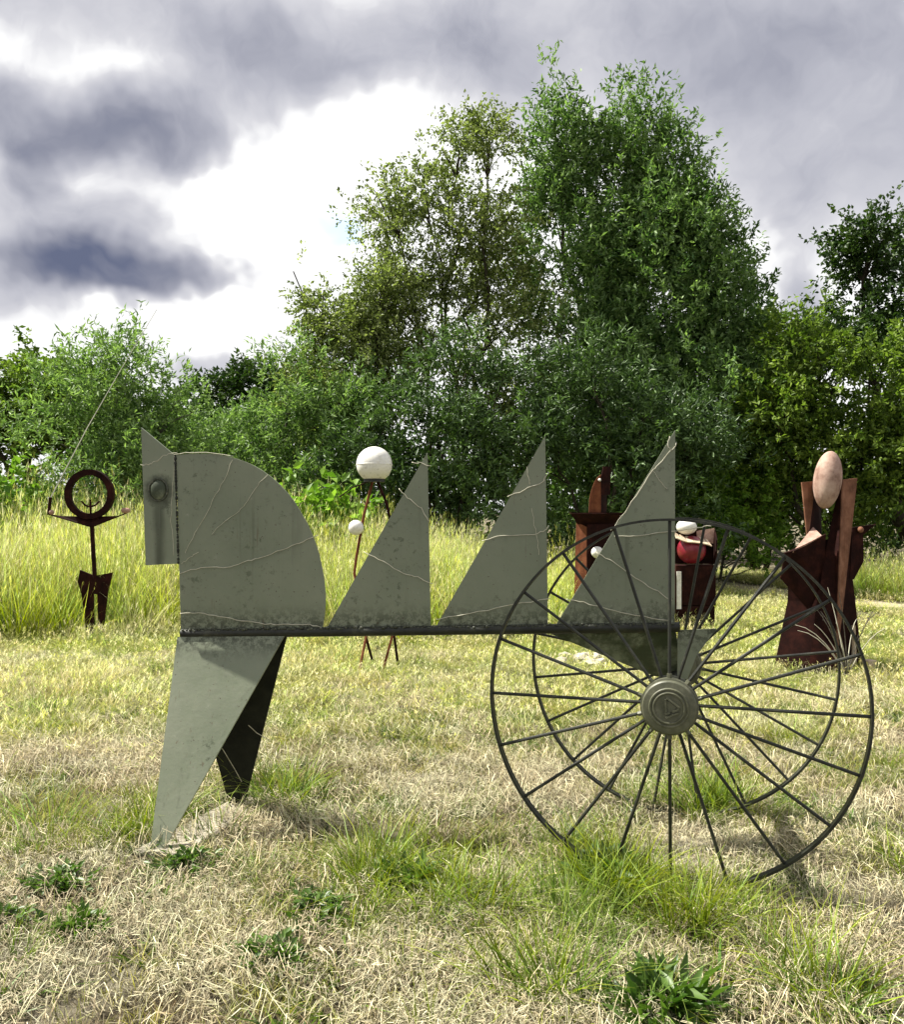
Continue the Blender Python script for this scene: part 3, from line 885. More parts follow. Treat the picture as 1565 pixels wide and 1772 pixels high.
# ------------------------------------------------------------------ boxy figure with a red ball
fig = thing('red_ball_figure', 'dark boxy steel figure with a red ball and white cap beside the third sail', 'sculpture', (3.084, 11.0, gz1(3.084, 11.0)), math.radians(-3))
MB().plate([(-0.279, 0.05, 1.265), (0.257, 0.05, 1.287), (0.240, 0.05, 0.84), (-0.276, 0.05, 0.84)], 0.02).build('back_plate', M['rust'], fig)
MB().box((-0.018, 0.0, 0.58), (0.50, 0.26, 0.505)).build('chest_box', M['rust'], fig, False, 0.006)
MB().box((-0.022, 0.0, 0.145), (0.48, 0.26, 0.35)).build('base_box', M['rust'], fig, False, 0.006)
MB().plate([(0.247, -0.12, 1.15), (0.257, 0.05, 1.287), (0.240, 0.05, 0.84), (0.235, -0.12, 0.84)], 0.016).build('side_plate', M['rust'], fig)
MB().plate([(0.015, -0.02, 1.26), (0.249, 0.02, 1.297), (0.222, -0.02, 1.10), (0.015, -0.06, 1.126)], 0.014).build('cheek_plate', M['rust_pale'], fig)
MB().sphere((-0.055, -0.06, 1.023), 0.178, 32, 20).build('red_ball', M['red'], fig, True)
MB().sphere((-0.117, -0.06, 1.312), 0.128, 28, 16, (1.0, 1.0, 0.76)).build('white_cap', M['white'], fig, True)
fl = [(-0.285, 1.215), (-0.215, 1.185), (-0.15, 1.165), (-0.06, 1.160), (0.03, 1.150), (0.100, 1.135), (0.150, 1.115)]
mb = MB()
for i in range(len(fl) - 1):
    (x0, z0), (x1, z1) = fl[i], fl[i + 1]
    mb.plate([(x0, -0.26, z0 - 0.04), (x1, -0.26, z1 - 0.04), (x1 - 0.01, -0.06, z1 + 0.03), (x0 + 0.01, -0.06, z0 + 0.03)], 0.012)
bm_ = mb.build('brow_sheet', M['wood'], fig)
MB().box((-0.228, -0.14, 0.52), (0.055, 0.02, 0.47)).build('white_strip', M['white'], fig)

# ------------------------------------------------------------------ egg-headed figure on the right
fig = thing('egg_figure', 'tall rust brown steel figure with a pale egg head between two raised plates', 'sculpture', (3.506, 8.25, gz1(3.506, 8.25)))
tilt = Matrix.Rotation(math.radians(7), 3, 'Y')


def E(x, y, z):
    """the figure is turned a little to the right: what stands forward stands further left"""
    return (x + 0.425 * y, y, 1.5 + (z - 1.5) * (1 + y / 8.25))


def ep(pts, th, name, mat):
    return MB().plate([E(*p) for p in pts], th).build(name, M[mat], fig)


MB().sphere(E(0.070, -0.14, 1.808), 0.272, 36, 26, (0.46, 0.46, 1.0), tilt).build('egg_head', M['egg'], fig, True)
ep([(-0.176, -0.10, 1.786), (-0.045, -0.04, 1.797), (-0.085, -0.06, 1.50), (-0.121, -0.08, 1.22)], 0.014, 'raised_plate', 'rust_tan')
ep([(-0.045, -0.035, 1.795), (0.005, 0.12, 1.70), (0.01, 0.12, 1.22), (-0.118, -0.07, 1.22), (-0.082, -0.052, 1.50)], 0.012, 'inner_plate', 'rust')
ep([(0.205, -0.17, 1.812), (0.347, -0.03, 1.825), (0.300, -0.04, 1.40), (0.215, -0.14, 0.653), (0.135, -0.30, 0.0)], 0.014, 'raised_plate', 'rust_tan')  # tan copy of the rust: light on the outer face painted in
ep([(0.200, -0.17, 1.812), (0.130, -0.31, 0.0), (-0.11, -0.24, -0.04), (-0.044, -0.20, 0.543), (0.044, -0.16, 1.093), (0.143, -0.10, 1.588), (0.185, -0.06, 1.80)], 0.014, 'front_plate', 'rust')
ep([(-0.253, -0.26, 1.120), (-0.066, -0.06, 1.357), (0.015, -0.20, 1.275)], 0.012, 'shoulder_cap', 'rust_pale')  # paler rust paints in the light on this upturned face
ep([(-0.330, -0.22, 1.118), (-0.242, -0.27, 1.137), (0.050, -0.19, 1.295), (0.03, -0.14, 0.873), (-0.10, -0.14, 0.56), (-0.372, -0.16, 0.873)], 0.014, 'chest_plate', 'rust')
ep([(0.302, 0.02, 1.357), (0.533, 0.06, 1.388), (0.407, 0.06, 1.286), (0.413, 0.06, 1.038), (0.319, 0.04, 0.862), (0.28, 0.02, 0.873)], 0.016, 'arm_plate', 'rust')
MB().sphere(E(0.385, 0.02, 1.335), 0.030, 14, 9).build('hand', M['rust_tan'], fig, True)
# skirt: a folded sheet standing on the ground
sk = MB()
top = [(-0.30, 0.02, 1.05), (0.05, -0.10, 1.24), (0.31, 0.03, 1.30), (0.10, 0.22, 1.24)]
mid = [(-0.31, 0.0, 0.66), (0.02, -0.12, 0.66), (0.312, 0.03, 0.86), (0.05, 0.26, 0.75)]
bot = [(-0.45, -0.03, -0.04), (-0.02, -0.22, -0.04), (0.415, 0.0, -0.04), (0.05, 0.36, -0.04)]
vv = [E(*p) for p in top + mid + bot]
ff = [(i, (i + 1) % 4, (i + 1) % 4 + 4, i + 4) for i in range(4)] + [(i + 4, (i + 1) % 4 + 4, (i + 1) % 4 + 8, i + 8) for i in range(4)] + [(0, 1, 2, 3), (8, 9, 10, 11)]
sk.add(vv, ff).build('skirt', M['rust'], fig)

# ------------------------------------------------------------------ small things near the figures
st = thing('stone_heap', 'small heap of pale stones seen through the left spokes', 'stones', (1.30, 8.6, gz1(1.3, 8.6)))
for k in range(16):
    a, r = random.uniform(0, 6.28), random.uniform(0.0, 0.34)
    s = random.uniform(0.04, 0.10)
    bm = bmesh.new()
    bmesh.ops.create_icosphere(bm, subdivisions=1, radius=s)
    for v in bm.verts:
        v.co *= random.uniform(0.75, 1.2)
        v.co.z *= 0.6
    me = bpy.data.meshes.new('stone')
    bm.to_mesh(me)
    bm.free()
    me.materials.append(M['stone'])
    o = bpy.data.objects.new('stone', me)
    C.objects.link(o)
    o.parent = st
    o.location = (math.cos(a) * r * 1.3, math.sin(a) * r * 0.7, s * 0.3 + 0.09 * (1 - r / 0.34) * random.random())
    o.rotation_euler = (random.random(), random.random(), random.random() * 6)

MB().plate([(0, 0, 0), (0.05, 0, 0), (0.042, 0, 0.42), (0.008, 0, 0.43)], 0.03)
o = MB().tube([(3.80, 8.18, -0.05), (3.795, 8.18, 0.2), (3.79, 8.18, 0.43)], [0.024, 0.022, 0.018], 7).build('wooden_stake', M['wood'], None)
tag(o, 'short pale wooden stake at the foot of the egg-headed figure', 'stake')
o = MB().box((3.90, 8.10, 0.05), (0.10, 0.09, 0.14), 0.3).build('wooden_block', M['wood'], None, False, 0.006)
tag(o, 'small weathered wooden block in the grass right of the wooden stake', 'block')

dk = thing('dry_stalk', 'dead brown weed with arching stems in front of the egg-headed figure', 'plant', (3.52, 7.72, gz1(3.52, 7.72)))
for k in range(15):
    a = random.uniform(-1, 1) * 1.3 + (math.pi if k % 3 else 0.0)
    L = random.uniform(0.35, 0.95)
    ln = random.uniform(0.15, 0.75)
    pts = []
    for i in range(7):
        t = i / 6
        pts.append((math.cos(a) * ln * L * t ** 1.3, math.sin(a) * 0.25 * L * t, L * (t - 0.42 * ln * t ** 3)))
    MB().tube(pts, [0.006 * (1 - 0.6 * i / 6) for i in range(7)], 5).build('stem', M['vine' if k % 2 else 'bark_pale'], dk, True)


# ------------------------------------------------------------------ foliage
def leaf_mesh(name, P, D, L, Wd, N, tint, mat, parent, fold=0.25):
    """P base points, D unit directions, L lengths, Wd widths, N unit normals, tint 0..1: one folded four-point leaf each"""
    n = len(P)
    S = np.cross(D, N)
    S /= np.linalg.norm(S, axis=1, keepdims=True) + 1e-9
    v = np.empty((n, 4, 3), np.float32)
    v[:, 0] = P
    midp = P + D * (L * 0.48)[:, None]
    v[:, 1] = midp + S * (Wd / 2)[:, None] + N * (Wd * fold)[:, None]
    v[:, 2] = P + D * L[:, None] - N * (L * 0.08)[:, None]
    v[:, 3] = midp - S * (Wd / 2)[:, None] + N * (Wd * fold)[:, None]
    me = bpy.data.meshes.new(name)
    me.vertices.add(n * 4)
    me.vertices.foreach_set('co', v.reshape(-1))
    b = np.arange(n, dtype=np.int32) * 4
    tri = np.stack([b, b + 1, b + 2, b, b + 2, b + 3], 1).reshape(-1)
    me.loops.add(n * 6)
    me.loops.foreach_set('vertex_index', tri)
    me.polygons.add(n * 2)
    me.polygons.foreach_set('loop_start', np.arange(n * 2, dtype=np.int32) * 3)
    me.update(calc_edges=True)
    at = me.attributes.new('tint', 'FLOAT', 'POINT')
    at.data.foreach_set('value', np.repeat(np.clip(tint, 0, 1).astype(np.float32), 4))
    me.materials.append(mat)
    o = bpy.data.objects.new(name, me)
    C.objects.link(o)
    if parent is not None:
        o.parent = parent
    return o


def unit(a):
    return a / (np.linalg.norm(a, axis=1, keepdims=True) + 1e-9)


def sprays(P, D, rng, per, spray_len, leaf_len, leaf_w, droop, spread=0.9, up=0.5):
    """leaves set along short twigs that start at P and run along D"""
    n = len(P)
    t = rng.random((n, per)) ** 0.8
    sl = spray_len * rng.uniform(0.6, 1.3, (n, 1))
    jit = unit(rng.normal(size=(n * per, 3))).reshape(n, per, 3)
    pos = P[:, None] + D[:, None] * (sl * t)[..., None] + jit * (0.10 * sl * (0.4 + t))[..., None]
    pos[..., 2] -= droop * (sl * t) ** 1.5
    rnd = unit(rng.normal(size=(n * per, 3)))
    d = unit(np.repeat(D, per, 0) * (1 - spread * 0.5) + rnd * spread * 0.75 + np.array([0, 0, -droop * 0.8]))
    nn = rng.normal(size=(n * per, 3)) * 0.55 + np.array([0, 0, up])
    nn = nn - d * np.sum(nn * d, 1, keepdims=True)
    nn = unit(nn)
    L = leaf_len * rng.uniform(0.6, 1.3, n * per)
    tint = np.repeat(rng.beta(1.2, 2.6, n), per) * 0.58 + rng.beta(0.85, 2.6, n * per) * 0.80
    return pos.reshape(-1, 3), d, L, L * leaf_w * rng.uniform(0.8, 1.2, n * per), nn, tint


def crown_points(lobes, n, rng, gap=0.33, gscale=1.1, shell=0.45):
    """points through a union of lobes (cx,cy,cz,rx,ry,rz), thinned into clumps"""
    lob = np.array(lobes, float)
    vol = (lob[:, 3] * lob[:, 4] * lob[:, 5]) ** 0.62
    out_p, out_d = [], []
    ph = rng.uniform(0, 6.28, (6, 3))
    fr = rng.normal(size=(6, 3)) * gscale * 1.6
    need = n
    while need > 0:
        k = rng.choice(len(lob), size=need * 2, p=vol / vol.sum())
        dv = unit(rng.normal(size=(need * 2, 3)))
        r = rng.random(need * 2) ** shell
        bump_ = 1 + 0.16 * np.sin(dv @ np.array([3.1, 2.3, 4.2]) * 2 + k) + 0.10 * np.sin(dv @ np.array([-5.2, 4.3, 6.1]) * 2.2 + 2 * k)
        p = lob[k, :3] + dv * lob[k, 3:6] * (r * bump_)[:, None]
        g = sum(np.sin(p @ fr[i] + ph[i, 0]) for i in range(6)) / 6 * 1.1 + 0.5
        keep = (g > gap + rng.normal(size=len(p)) * 0.05) & (p[:, 2] > 0.15)
        p, dd = p[keep][:need], dv[keep][:need]
        out_p.append(p)
        out_d.append(dd)
        need -= len(p)
    return np.concatenate(out_p), np.concatenate(out_d)


def limb(mb, a, b, r0, r1, rng, sag=0.0, n=7, sides=6, wob=0.06):
    a, b = Vector(a), Vector(b)
    L = (b - a).length
    pts, rr = [], []
    off = Vector(rng.normal(size=3)) * wob * L
    for i in range(n):
        t = i / (n - 1)
        q = a.lerp(b, t) + off * math.sin(math.pi * t) + Vector((0, 0, sag * L * math.sin(math.pi * t)))
        q += Vector(rng.normal(size=3)) * 0.012 * L * (1 if 0 < i < n - 1 else 0)
        pts.append(q)
        rr.append(r0 + (r1 - r0) * t)
    mb.tube(pts, rr, sides)
    return pts


def tree(name, label, base, lobes, n, per, leaf, mat, bark='bark', seed=1, trunk_r=0.12, stems=1, gap=0.33, gscale=1.1, shell=0.45, droop=0.1, upw=0.6,
         spray=0.45, limbs=26, limb_r=0.035, cat='tree', group=None, spread=0.9, up=0.5, twigs=0):
    rng = np.random.default_rng(seed)
    bx, by = base
    root = thing(name, label, cat, (bx, by, gz1(bx, by) - 0.03), 0.0, group)
    up_ = gz1(bx, by) - 0.15 if by < 23 and bx < 0.5 and cat != 'tree' else 0.0
    lobes = [(a, b, max(c - up_, 0.5), d, e, f) for a, b, c, d, e, f in lobes]
    P, dv = crown_points(lobes, n, rng, gap, gscale, shell)
    D = unit(dv * 0.8 + np.array([0, 0, upw]) + rng.normal(size=dv.shape) * 0.45)
    args = sprays(P, D, rng, per, spray, leaf[0], leaf[1], droop, spread, up)
    leaf_mesh('crown', *args, M[mat], root)
    mb = MB()
    lob = np.array(lobes)
    heads = []
    for s in range(stems):
        a = Vector((rng.normal() * 0.12 * (stems > 1), rng.normal() * 0.12 * (stems > 1), 0))
        if stems == 1:
            j = int(np.argmax(lob[:, 2] + lob[:, 5]))
        else:
            j = int(np.argsort(-(lob[:, 2] + lob[:, 5]))[s % len(lob)])
        tp = Vector((lob[j, 0], lob[j, 1], lob[j, 2] + lob[j, 5] * 0.35))
        heads.append(limb(mb, a, tp, trunk_r * (1 if s == 0 else 0.75), 0.012, rng, 0, 12, 9, 0.035))
    pick = rng.choice(len(P), size=min(limbs + twigs, len(P)), replace=False)
    for i, k in enumerate(pick):
        tgt = Vector(P[k])
        # leave from the nearest stem, below the target
        best, bd = None, 1e9
        for h in heads:
            for q in h[1:-1]:
                dz = tgt.z - q.z
                if dz < 0.15:
                    continue
                d_ = (tgt - q).length + abs(dz - 0.9) * 0.5
                if d_ < bd:
                    best, bd = q, d_
        if best is None:
            best = heads[0][2]
        fine = i >= limbs
        limb(mb, best, tgt, limb_r * (0.45 if fine else 1.0) * rng.uniform(0.6, 1.2), 0.006, rng, 0.04, 6, 4 if fine else 5)
    mb.build('trunk', M[bark], root, True)
    return root


# --- the tall pair of trees behind the cart
tree('poplar_tree', 'tallest tree, dense silvery green with pointed tops, right of centre', (4.2, 19.0),
     [(-2.1, 0, 7.2, 0.65, 0.7, 1.8), (-1.95, 0, 9.0, 0.55, 0.6, 2.1), (-1.25, 0.1, 8.8, 0.60, 0.6, 1.9), (-0.70, 0, 7.9, 0.75, 0.7, 2.0), (-0.15, 0, 8.9, 0.65, 0.7, 2.0), (0.55, -0.1, 8.3, 0.75, 0.7, 1.8), (1.15, 0, 7.4, 0.7, 0.7, 1.5), (-1.4, 0, 6.4, 1.15, 1.2, 2.2),
      (0.3, -0.2, 6.4, 1.5, 1.4, 2.3), (1.55, 0, 5.9, 1.05, 1.2, 1.8), (-0.9, -0.3, 4.2, 1.6, 1.6, 1.9), (1.0, -0.4, 3.9, 1.8, 1.7, 1.9), (0.0, -0.4, 2.2, 2.4, 1.8, 1.5)],
     8600, 17, (0.13, 0.36), 'leaf_poplar', 'bark', 21, 0.12, 4, 0.16, 1.3, 0.42, 0.05, 0.85, 0.50, 40, 0.045, twigs=60)
tree('birch_tree', 'airy olive green birch with visible dark branches left of the tallest tree', (0.15, 18.0),
     [(0.05, 0, 8.6, 0.55, 0.6, 0.9), (0.62, 0, 8.8, 0.45, 0.5, 0.95), (-0.7, 0, 7.5, 0.8, 0.7, 0.9), (-1.45, 0, 7.2, 0.6, 0.6, 0.9), (0.65, 0.2, 7.2, 0.8, 0.8, 1.2), (0.1, 0, 6.5, 1.0, 0.8, 1.0),
      (-1.9, 0, 6.0, 0.7, 0.6, 0.7), (-1.1, 0, 5.6, 0.9, 0.8, 0.9), (1.0, 0.1, 5.3, 1.2, 1.0, 1.3), (-0.1, -0.1, 4.6, 1.4, 1.0, 1.1), (-1.5, 0, 4.2, 1.0, 0.9, 0.9), (0.6, -0.2, 3.3, 1.6, 1.2, 1.2)],
     3000, 16, (0.085, 0.55), 'leaf_birch', 'bark', 33, 0.075, 5, 0.35, 1.5, 0.55, 0.40, 0.25, 0.50, 44, 0.030, twigs=150)
tree('slender_tree', 'thin pale airy tree leaning left in front of the bright cloud gap', (-1.8, 17.2),
     [(-1.35, 0, 5.45, 0.35, 0.3, 0.45), (-0.75, 0, 5.0, 0.55, 0.5, 0.6), (-0.2, 0, 4.4, 0.7, 0.6, 0.8), (0.4, 0, 4.9, 0.6, 0.6, 0.8), (-0.4, 0, 3.2, 1.1, 0.9, 1.1)],
     1400, 15, (0.085, 0.50), 'leaf_birch', 'bark', 35, 0.045, 3, 0.40, 1.7, 0.5, 0.35, 0.3, 0.45, 22, 0.02, twigs=40)
# --- willow scrub
tree('willow_bush', 'silvery willow bush directly behind the ring-headed figure', (-5.7, 14.6),
     [(0.1, 0, 3.3, 1.0, 0.9, 1.1), (-0.6, 0, 2.6, 1.0, 1.0, 1.2), (0.9, 0, 2.5, 0.9, 0.9, 1.2), (0.2, -0.2, 1.5, 1.5, 1.1, 1.2)],
     1700, 16, (0.115, 0.26), 'leaf_willow', 'bark_pale', 41, 0.06, 4, 0.36, 1.8, 0.45, 0.05, 0.75, 0.42, 24, 0.02, 'bush')
tree('willow_bush', 'pale green willow bush above the horse body', (-3.5, 16.4),
     [(0.5, 0, 3.5, 0.9, 0.9, 0.9), (-0.9, 0, 2.5, 1.0, 1.0, 0.9), (1.5, 0, 3.0, 0.9, 1.0, 1.0), (0.0, -0.3, 1.6, 1.8, 1.1, 1.2), (1.6, -0.3, 1.5, 1.2, 1.0, 1.1)],
     2000, 16, (0.115, 0.28), 'leaf_willow', 'bark_pale', 43, 0.06, 4, 0.36, 1.7, 0.45, 0.05, 0.7, 0.42, 24, 0.02, 'bush')
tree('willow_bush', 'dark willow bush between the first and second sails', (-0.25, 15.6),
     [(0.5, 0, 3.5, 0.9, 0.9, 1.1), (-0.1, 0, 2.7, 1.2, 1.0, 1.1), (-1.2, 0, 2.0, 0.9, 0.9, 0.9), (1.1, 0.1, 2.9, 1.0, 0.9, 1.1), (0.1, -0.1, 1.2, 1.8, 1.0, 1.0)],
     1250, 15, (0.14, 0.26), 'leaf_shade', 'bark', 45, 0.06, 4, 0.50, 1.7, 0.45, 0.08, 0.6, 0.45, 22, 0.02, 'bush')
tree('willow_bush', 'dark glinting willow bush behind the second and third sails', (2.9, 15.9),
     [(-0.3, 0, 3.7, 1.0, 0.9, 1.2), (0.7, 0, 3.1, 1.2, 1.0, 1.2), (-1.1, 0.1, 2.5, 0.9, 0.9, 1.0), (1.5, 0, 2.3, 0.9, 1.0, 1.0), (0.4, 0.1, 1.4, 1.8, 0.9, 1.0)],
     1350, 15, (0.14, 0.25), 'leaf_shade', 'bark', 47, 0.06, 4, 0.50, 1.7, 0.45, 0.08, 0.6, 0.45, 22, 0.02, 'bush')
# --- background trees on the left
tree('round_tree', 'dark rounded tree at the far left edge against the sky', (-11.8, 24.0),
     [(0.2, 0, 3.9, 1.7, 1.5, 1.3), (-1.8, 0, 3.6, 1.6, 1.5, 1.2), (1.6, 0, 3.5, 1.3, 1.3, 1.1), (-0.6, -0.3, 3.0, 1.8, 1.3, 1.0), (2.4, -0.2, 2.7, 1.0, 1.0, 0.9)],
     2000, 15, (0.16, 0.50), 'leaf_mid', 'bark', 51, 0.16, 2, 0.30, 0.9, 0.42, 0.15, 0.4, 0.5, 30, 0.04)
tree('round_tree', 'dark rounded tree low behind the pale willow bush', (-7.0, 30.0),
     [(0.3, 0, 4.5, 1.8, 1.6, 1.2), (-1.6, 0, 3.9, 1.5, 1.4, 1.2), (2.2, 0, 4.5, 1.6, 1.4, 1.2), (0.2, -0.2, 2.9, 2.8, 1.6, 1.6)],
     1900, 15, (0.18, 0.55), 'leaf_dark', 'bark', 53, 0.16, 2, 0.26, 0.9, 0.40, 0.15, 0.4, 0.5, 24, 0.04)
# --- right-hand trees
tree('light_green_tree', 'light green tree filling the gap right of the tallest tree', (7.6, 21.5),
     [(0.1, 0, 5.2, 0.9, 0.9, 1.2), (-0.8, 0, 4.4, 1.0, 1.0, 1.3), (0.7, 0, 3.8, 1.1, 1.0, 1.3), (-0.2, -0.2, 2.6, 1.7, 1.2, 1.3)],
     1700, 15, (0.13, 0.42), 'leaf_willow', 'bark', 61, 0.10, 3, 0.32, 1.1, 0.45, 0.1, 0.6, 0.45, 24, 0.03)
tree('dark_tree', 'dark overhanging tree at the far right edge', (10.9, 20.2),
     [(-1.17, 0.0, 7.37, 1.05, 0.94, 1.05), (0.47, 0.0, 7.25, 1.17, 1.05, 1.17), (-1.52, 0.0, 5.85, 0.94, 0.94, 1.05), (0.23, -0.23, 5.73, 1.52, 1.4, 1.29), (1.87, 0.0, 6.32, 1.52, 1.4, 1.75), (-2.46, 0.0, 5.38, 0.58, 0.58, 0.47)],
     2800, 16, (0.115, 0.60), 'leaf_dark', 'bark', 63, 0.20, 3, 0.33, 1.4, 0.5, 0.15, 0.35, 0.45, 36, 0.045, twigs=70)
tree('olive_tree', 'olive green thicket tree behind the egg-headed figure', (7.7, 17.4),
     [(-0.4, 0, 4.4, 1.3, 1.1, 1.2), (0.9, 0, 4.2, 1.3, 1.1, 1.2), (-1.2, 0, 3.2, 1.2, 1.1, 1.2), (0.6, -0.2, 2.9, 1.7, 1.2, 1.3), (-0.3, 0, 1.7, 1.8, 1.1, 0.9)],
     2000, 15, (0.12, 0.45), 'leaf_mid', 'bark', 65, 0.10, 5, 0.34, 1.3, 0.5, 0.12, 0.5, 0.45, 30, 0.03)
tree('olive_tree', 'olive green thicket tree at the right edge below the dark tree', (9.5, 16.6),
     [(-0.4, 0, 3.7, 1.2, 1.1, 1.1), (0.9, 0, 3.4, 1.3, 1.1, 1.2), (-0.9, -0.1, 2.4, 1.2, 1.1, 1.2), (0.6, -0.2, 2.1, 1.7, 1.2, 1.2)],
     1700, 15, (0.12, 0.42), 'leaf_mid', 'bark', 67, 0.08, 4, 0.33, 1.3, 0.5, 0.12, 0.5, 0.45, 26, 0.03)
tree('green_shrub', 'bright green shrub behind the red ball figure', (5.3, 17.6),
     [(-0.3, 0, 1.9, 0.9, 0.8, 0.9), (0.8, 0, 1.7, 0.9, 0.8, 0.9), (0.1, -0.2, 0.9, 1.3, 0.9, 0.7)],
     620, 15, (0.11, 0.48), 'leaf_bright', 'bark', 69, 0.04, 4, 0.30, 1.5, 0.5, 0.12, 0.6, 0.38, 16, 0.015, 'shrub')
# --- big-leaved knotweed banks
tree('knotweed_bush', 'bright broad-leaved bush behind the horse body', (-2.7, 13.9),
     [(0.0, 0, 0.95, 1.1, 0.7, 0.75), (-0.8, 0, 0.9, 0.7, 0.6, 0.75), (0.9, 0, 0.6, 0.7, 0.6, 0.7)],
     330, 9, (0.17, 0.62), 'leaf_bright', 'bark_pale', 71, 0.02, 4, 0.25, 1.6, 0.5, 0.15, 0.5, 0.35, 14, 0.012, 'bush', up=0.9)
tree('knotweed_bush', 'bright broad-leaved bush at the left edge behind the tall grass', (-6.9, 13.4),
     [(0.0, 0, 1.0, 0.8, 0.7, 1.0), (-1.0, 0, 1.1, 0.8, 0.7, 1.0), (-1.9, 0, 1.1, 0.8, 0.7, 1.0)],
     330, 9, (0.17, 0.62), 'leaf_bright', 'bark_pale', 73, 0.02, 4, 0.25, 1.6, 0.5, 0.15, 0.5, 0.35, 14, 0.012, 'bush', up=0.9)

# --- the wood behind, one mass
rng = np.random.default_rng(99)
lobes = []
for k in range(60):
    x = rng.uniform(-24, 26)
    y = rng.uniform(24.5, 31)
    hgt = rng.uniform(1.9, 3.3) + (1.5 if x > 2 else 0.3)
    if x < -8:
        hgt *= 0.85
    lobes.append((x, y, hgt * 0.5, rng.uniform(1.4, 2.4), rng.uniform(1.0, 1.8), hgt * 0.65))
P, dv = crown_points(lobes, 5200, rng, 0.15, 0.8, 0.4)
D = unit(dv + np.array([0, 0, 0.5]) + rng.normal(size=dv.shape) * 0.4)
P[:, 2] += gz(P[:, 0], P[:, 1])
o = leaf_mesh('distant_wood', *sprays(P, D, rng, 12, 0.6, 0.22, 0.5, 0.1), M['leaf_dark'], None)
tag(o, 'dark green thicket closing off the background', 'thicket', None, 'stuff')


# ------------------------------------------------------------------ weeds in the foreground
def weed(label, x, y, r, h, n, mat='weed', leaf=(0.034, 0.5), seed=1):
    n, r, h = int(n * 2.0), r * 1.15, h * 0.6
    rng = np.random.default_rng(seed)
    root = thing('weed_plant', label, 'weed', (x, y, gz1(x, y)))
    ns = max(8, n // 9)
    a = rng.uniform(0, 6.283, ns)
    rr = np.sqrt(rng.random(ns)) * r * (1 + 0.45 * np.sin(2 * a + seed) + 0.2 * np.sin(5 * a))
    tips = np.stack([np.cos(a) * rr, np.sin(a) * rr, h * (1 - 0.55 * (rr / r) ** 2) * rng.uniform(0.6, 1.1, ns)], 1)
    mb = MB()
    for t in tips:
        mb.tube([(t[0] * 0.15, t[1] * 0.15, -0.02), (t[0] * 0.6, t[1] * 0.6, t[2] * 0.6), tuple(t)], [0.0025, 0.002, 0.001], 4)
    mb.build('stem', M['bark_pale'], root)
    k = rng.integers(0, ns, n)
    t = rng.uniform(0.25, 1.0, n)
    P = np.stack([tips[k, 0] * (0.15 + 0.85 * t), tips[k, 1] * (0.15 + 0.85 * t), tips[k, 2] * t], 1) + rng.normal(size=(n, 3)) * 0.008
    d = unit(np.stack([np.cos(a[k]), np.sin(a[k]), np.full(n, 0.5)], 1) + rng.normal(size=(n, 3)) * 0.6)
    nn = rng.normal(size=(n, 3)) * 0.4 + np.array([0, 0, 1.0])
    nn = unit(nn - d * np.sum(nn * d, 1, keepdims=True))
    L = leaf[0] * rng.uniform(0.5, 1.25, n)
    leaf_mesh('leaves', P, d, L, L * leaf[1], nn, rng.beta(2, 2, n), M[mat], root)


weed('dark leafy weed clump on bare straw left of the near leg', -1.55, 3.42, 0.14, 0.15, 330, seed=1)
weed('green leafy weed growing against the tip of the near leg', -1.10, 3.62, 0.13, 0.14, 300, seed=2)
weed('dark leafy weed cut by the left edge of the picture', -1.63, 3.14, 0.11, 0.11, 220, seed=3)
weed('leafy weed nearest the bottom edge left of centre', -0.60, 2.86, 0.14, 0.13, 300, seed=4)
weed('leafy weed in the middle of the lower foreground', -0.50, 3.22, 0.12, 0.12, 260, seed=5)
weed('broad-leaved weed in the grass below the first sail', -0.20, 3.46, 0.10, 0.12, 170, 'weed', (0.085, 0.4), 6)
weed('dark broad-leaved weed at the bottom edge below the wheel', 0.63, 2.60, 0.13, 0.13, 190, 'weed', (0.10, 0.3), 7)
weed('dark green weed in the grass left of the wheel bottom', 0.62, 3.50, 0.14, 0.17, 320, 'weed', (0.065, 0.4), 8)
weed('low green weed on bare ground between the two left weeds', -1.33, 3.10, 0.11, 0.07, 160, 'weed', (0.05, 0.45), 9)


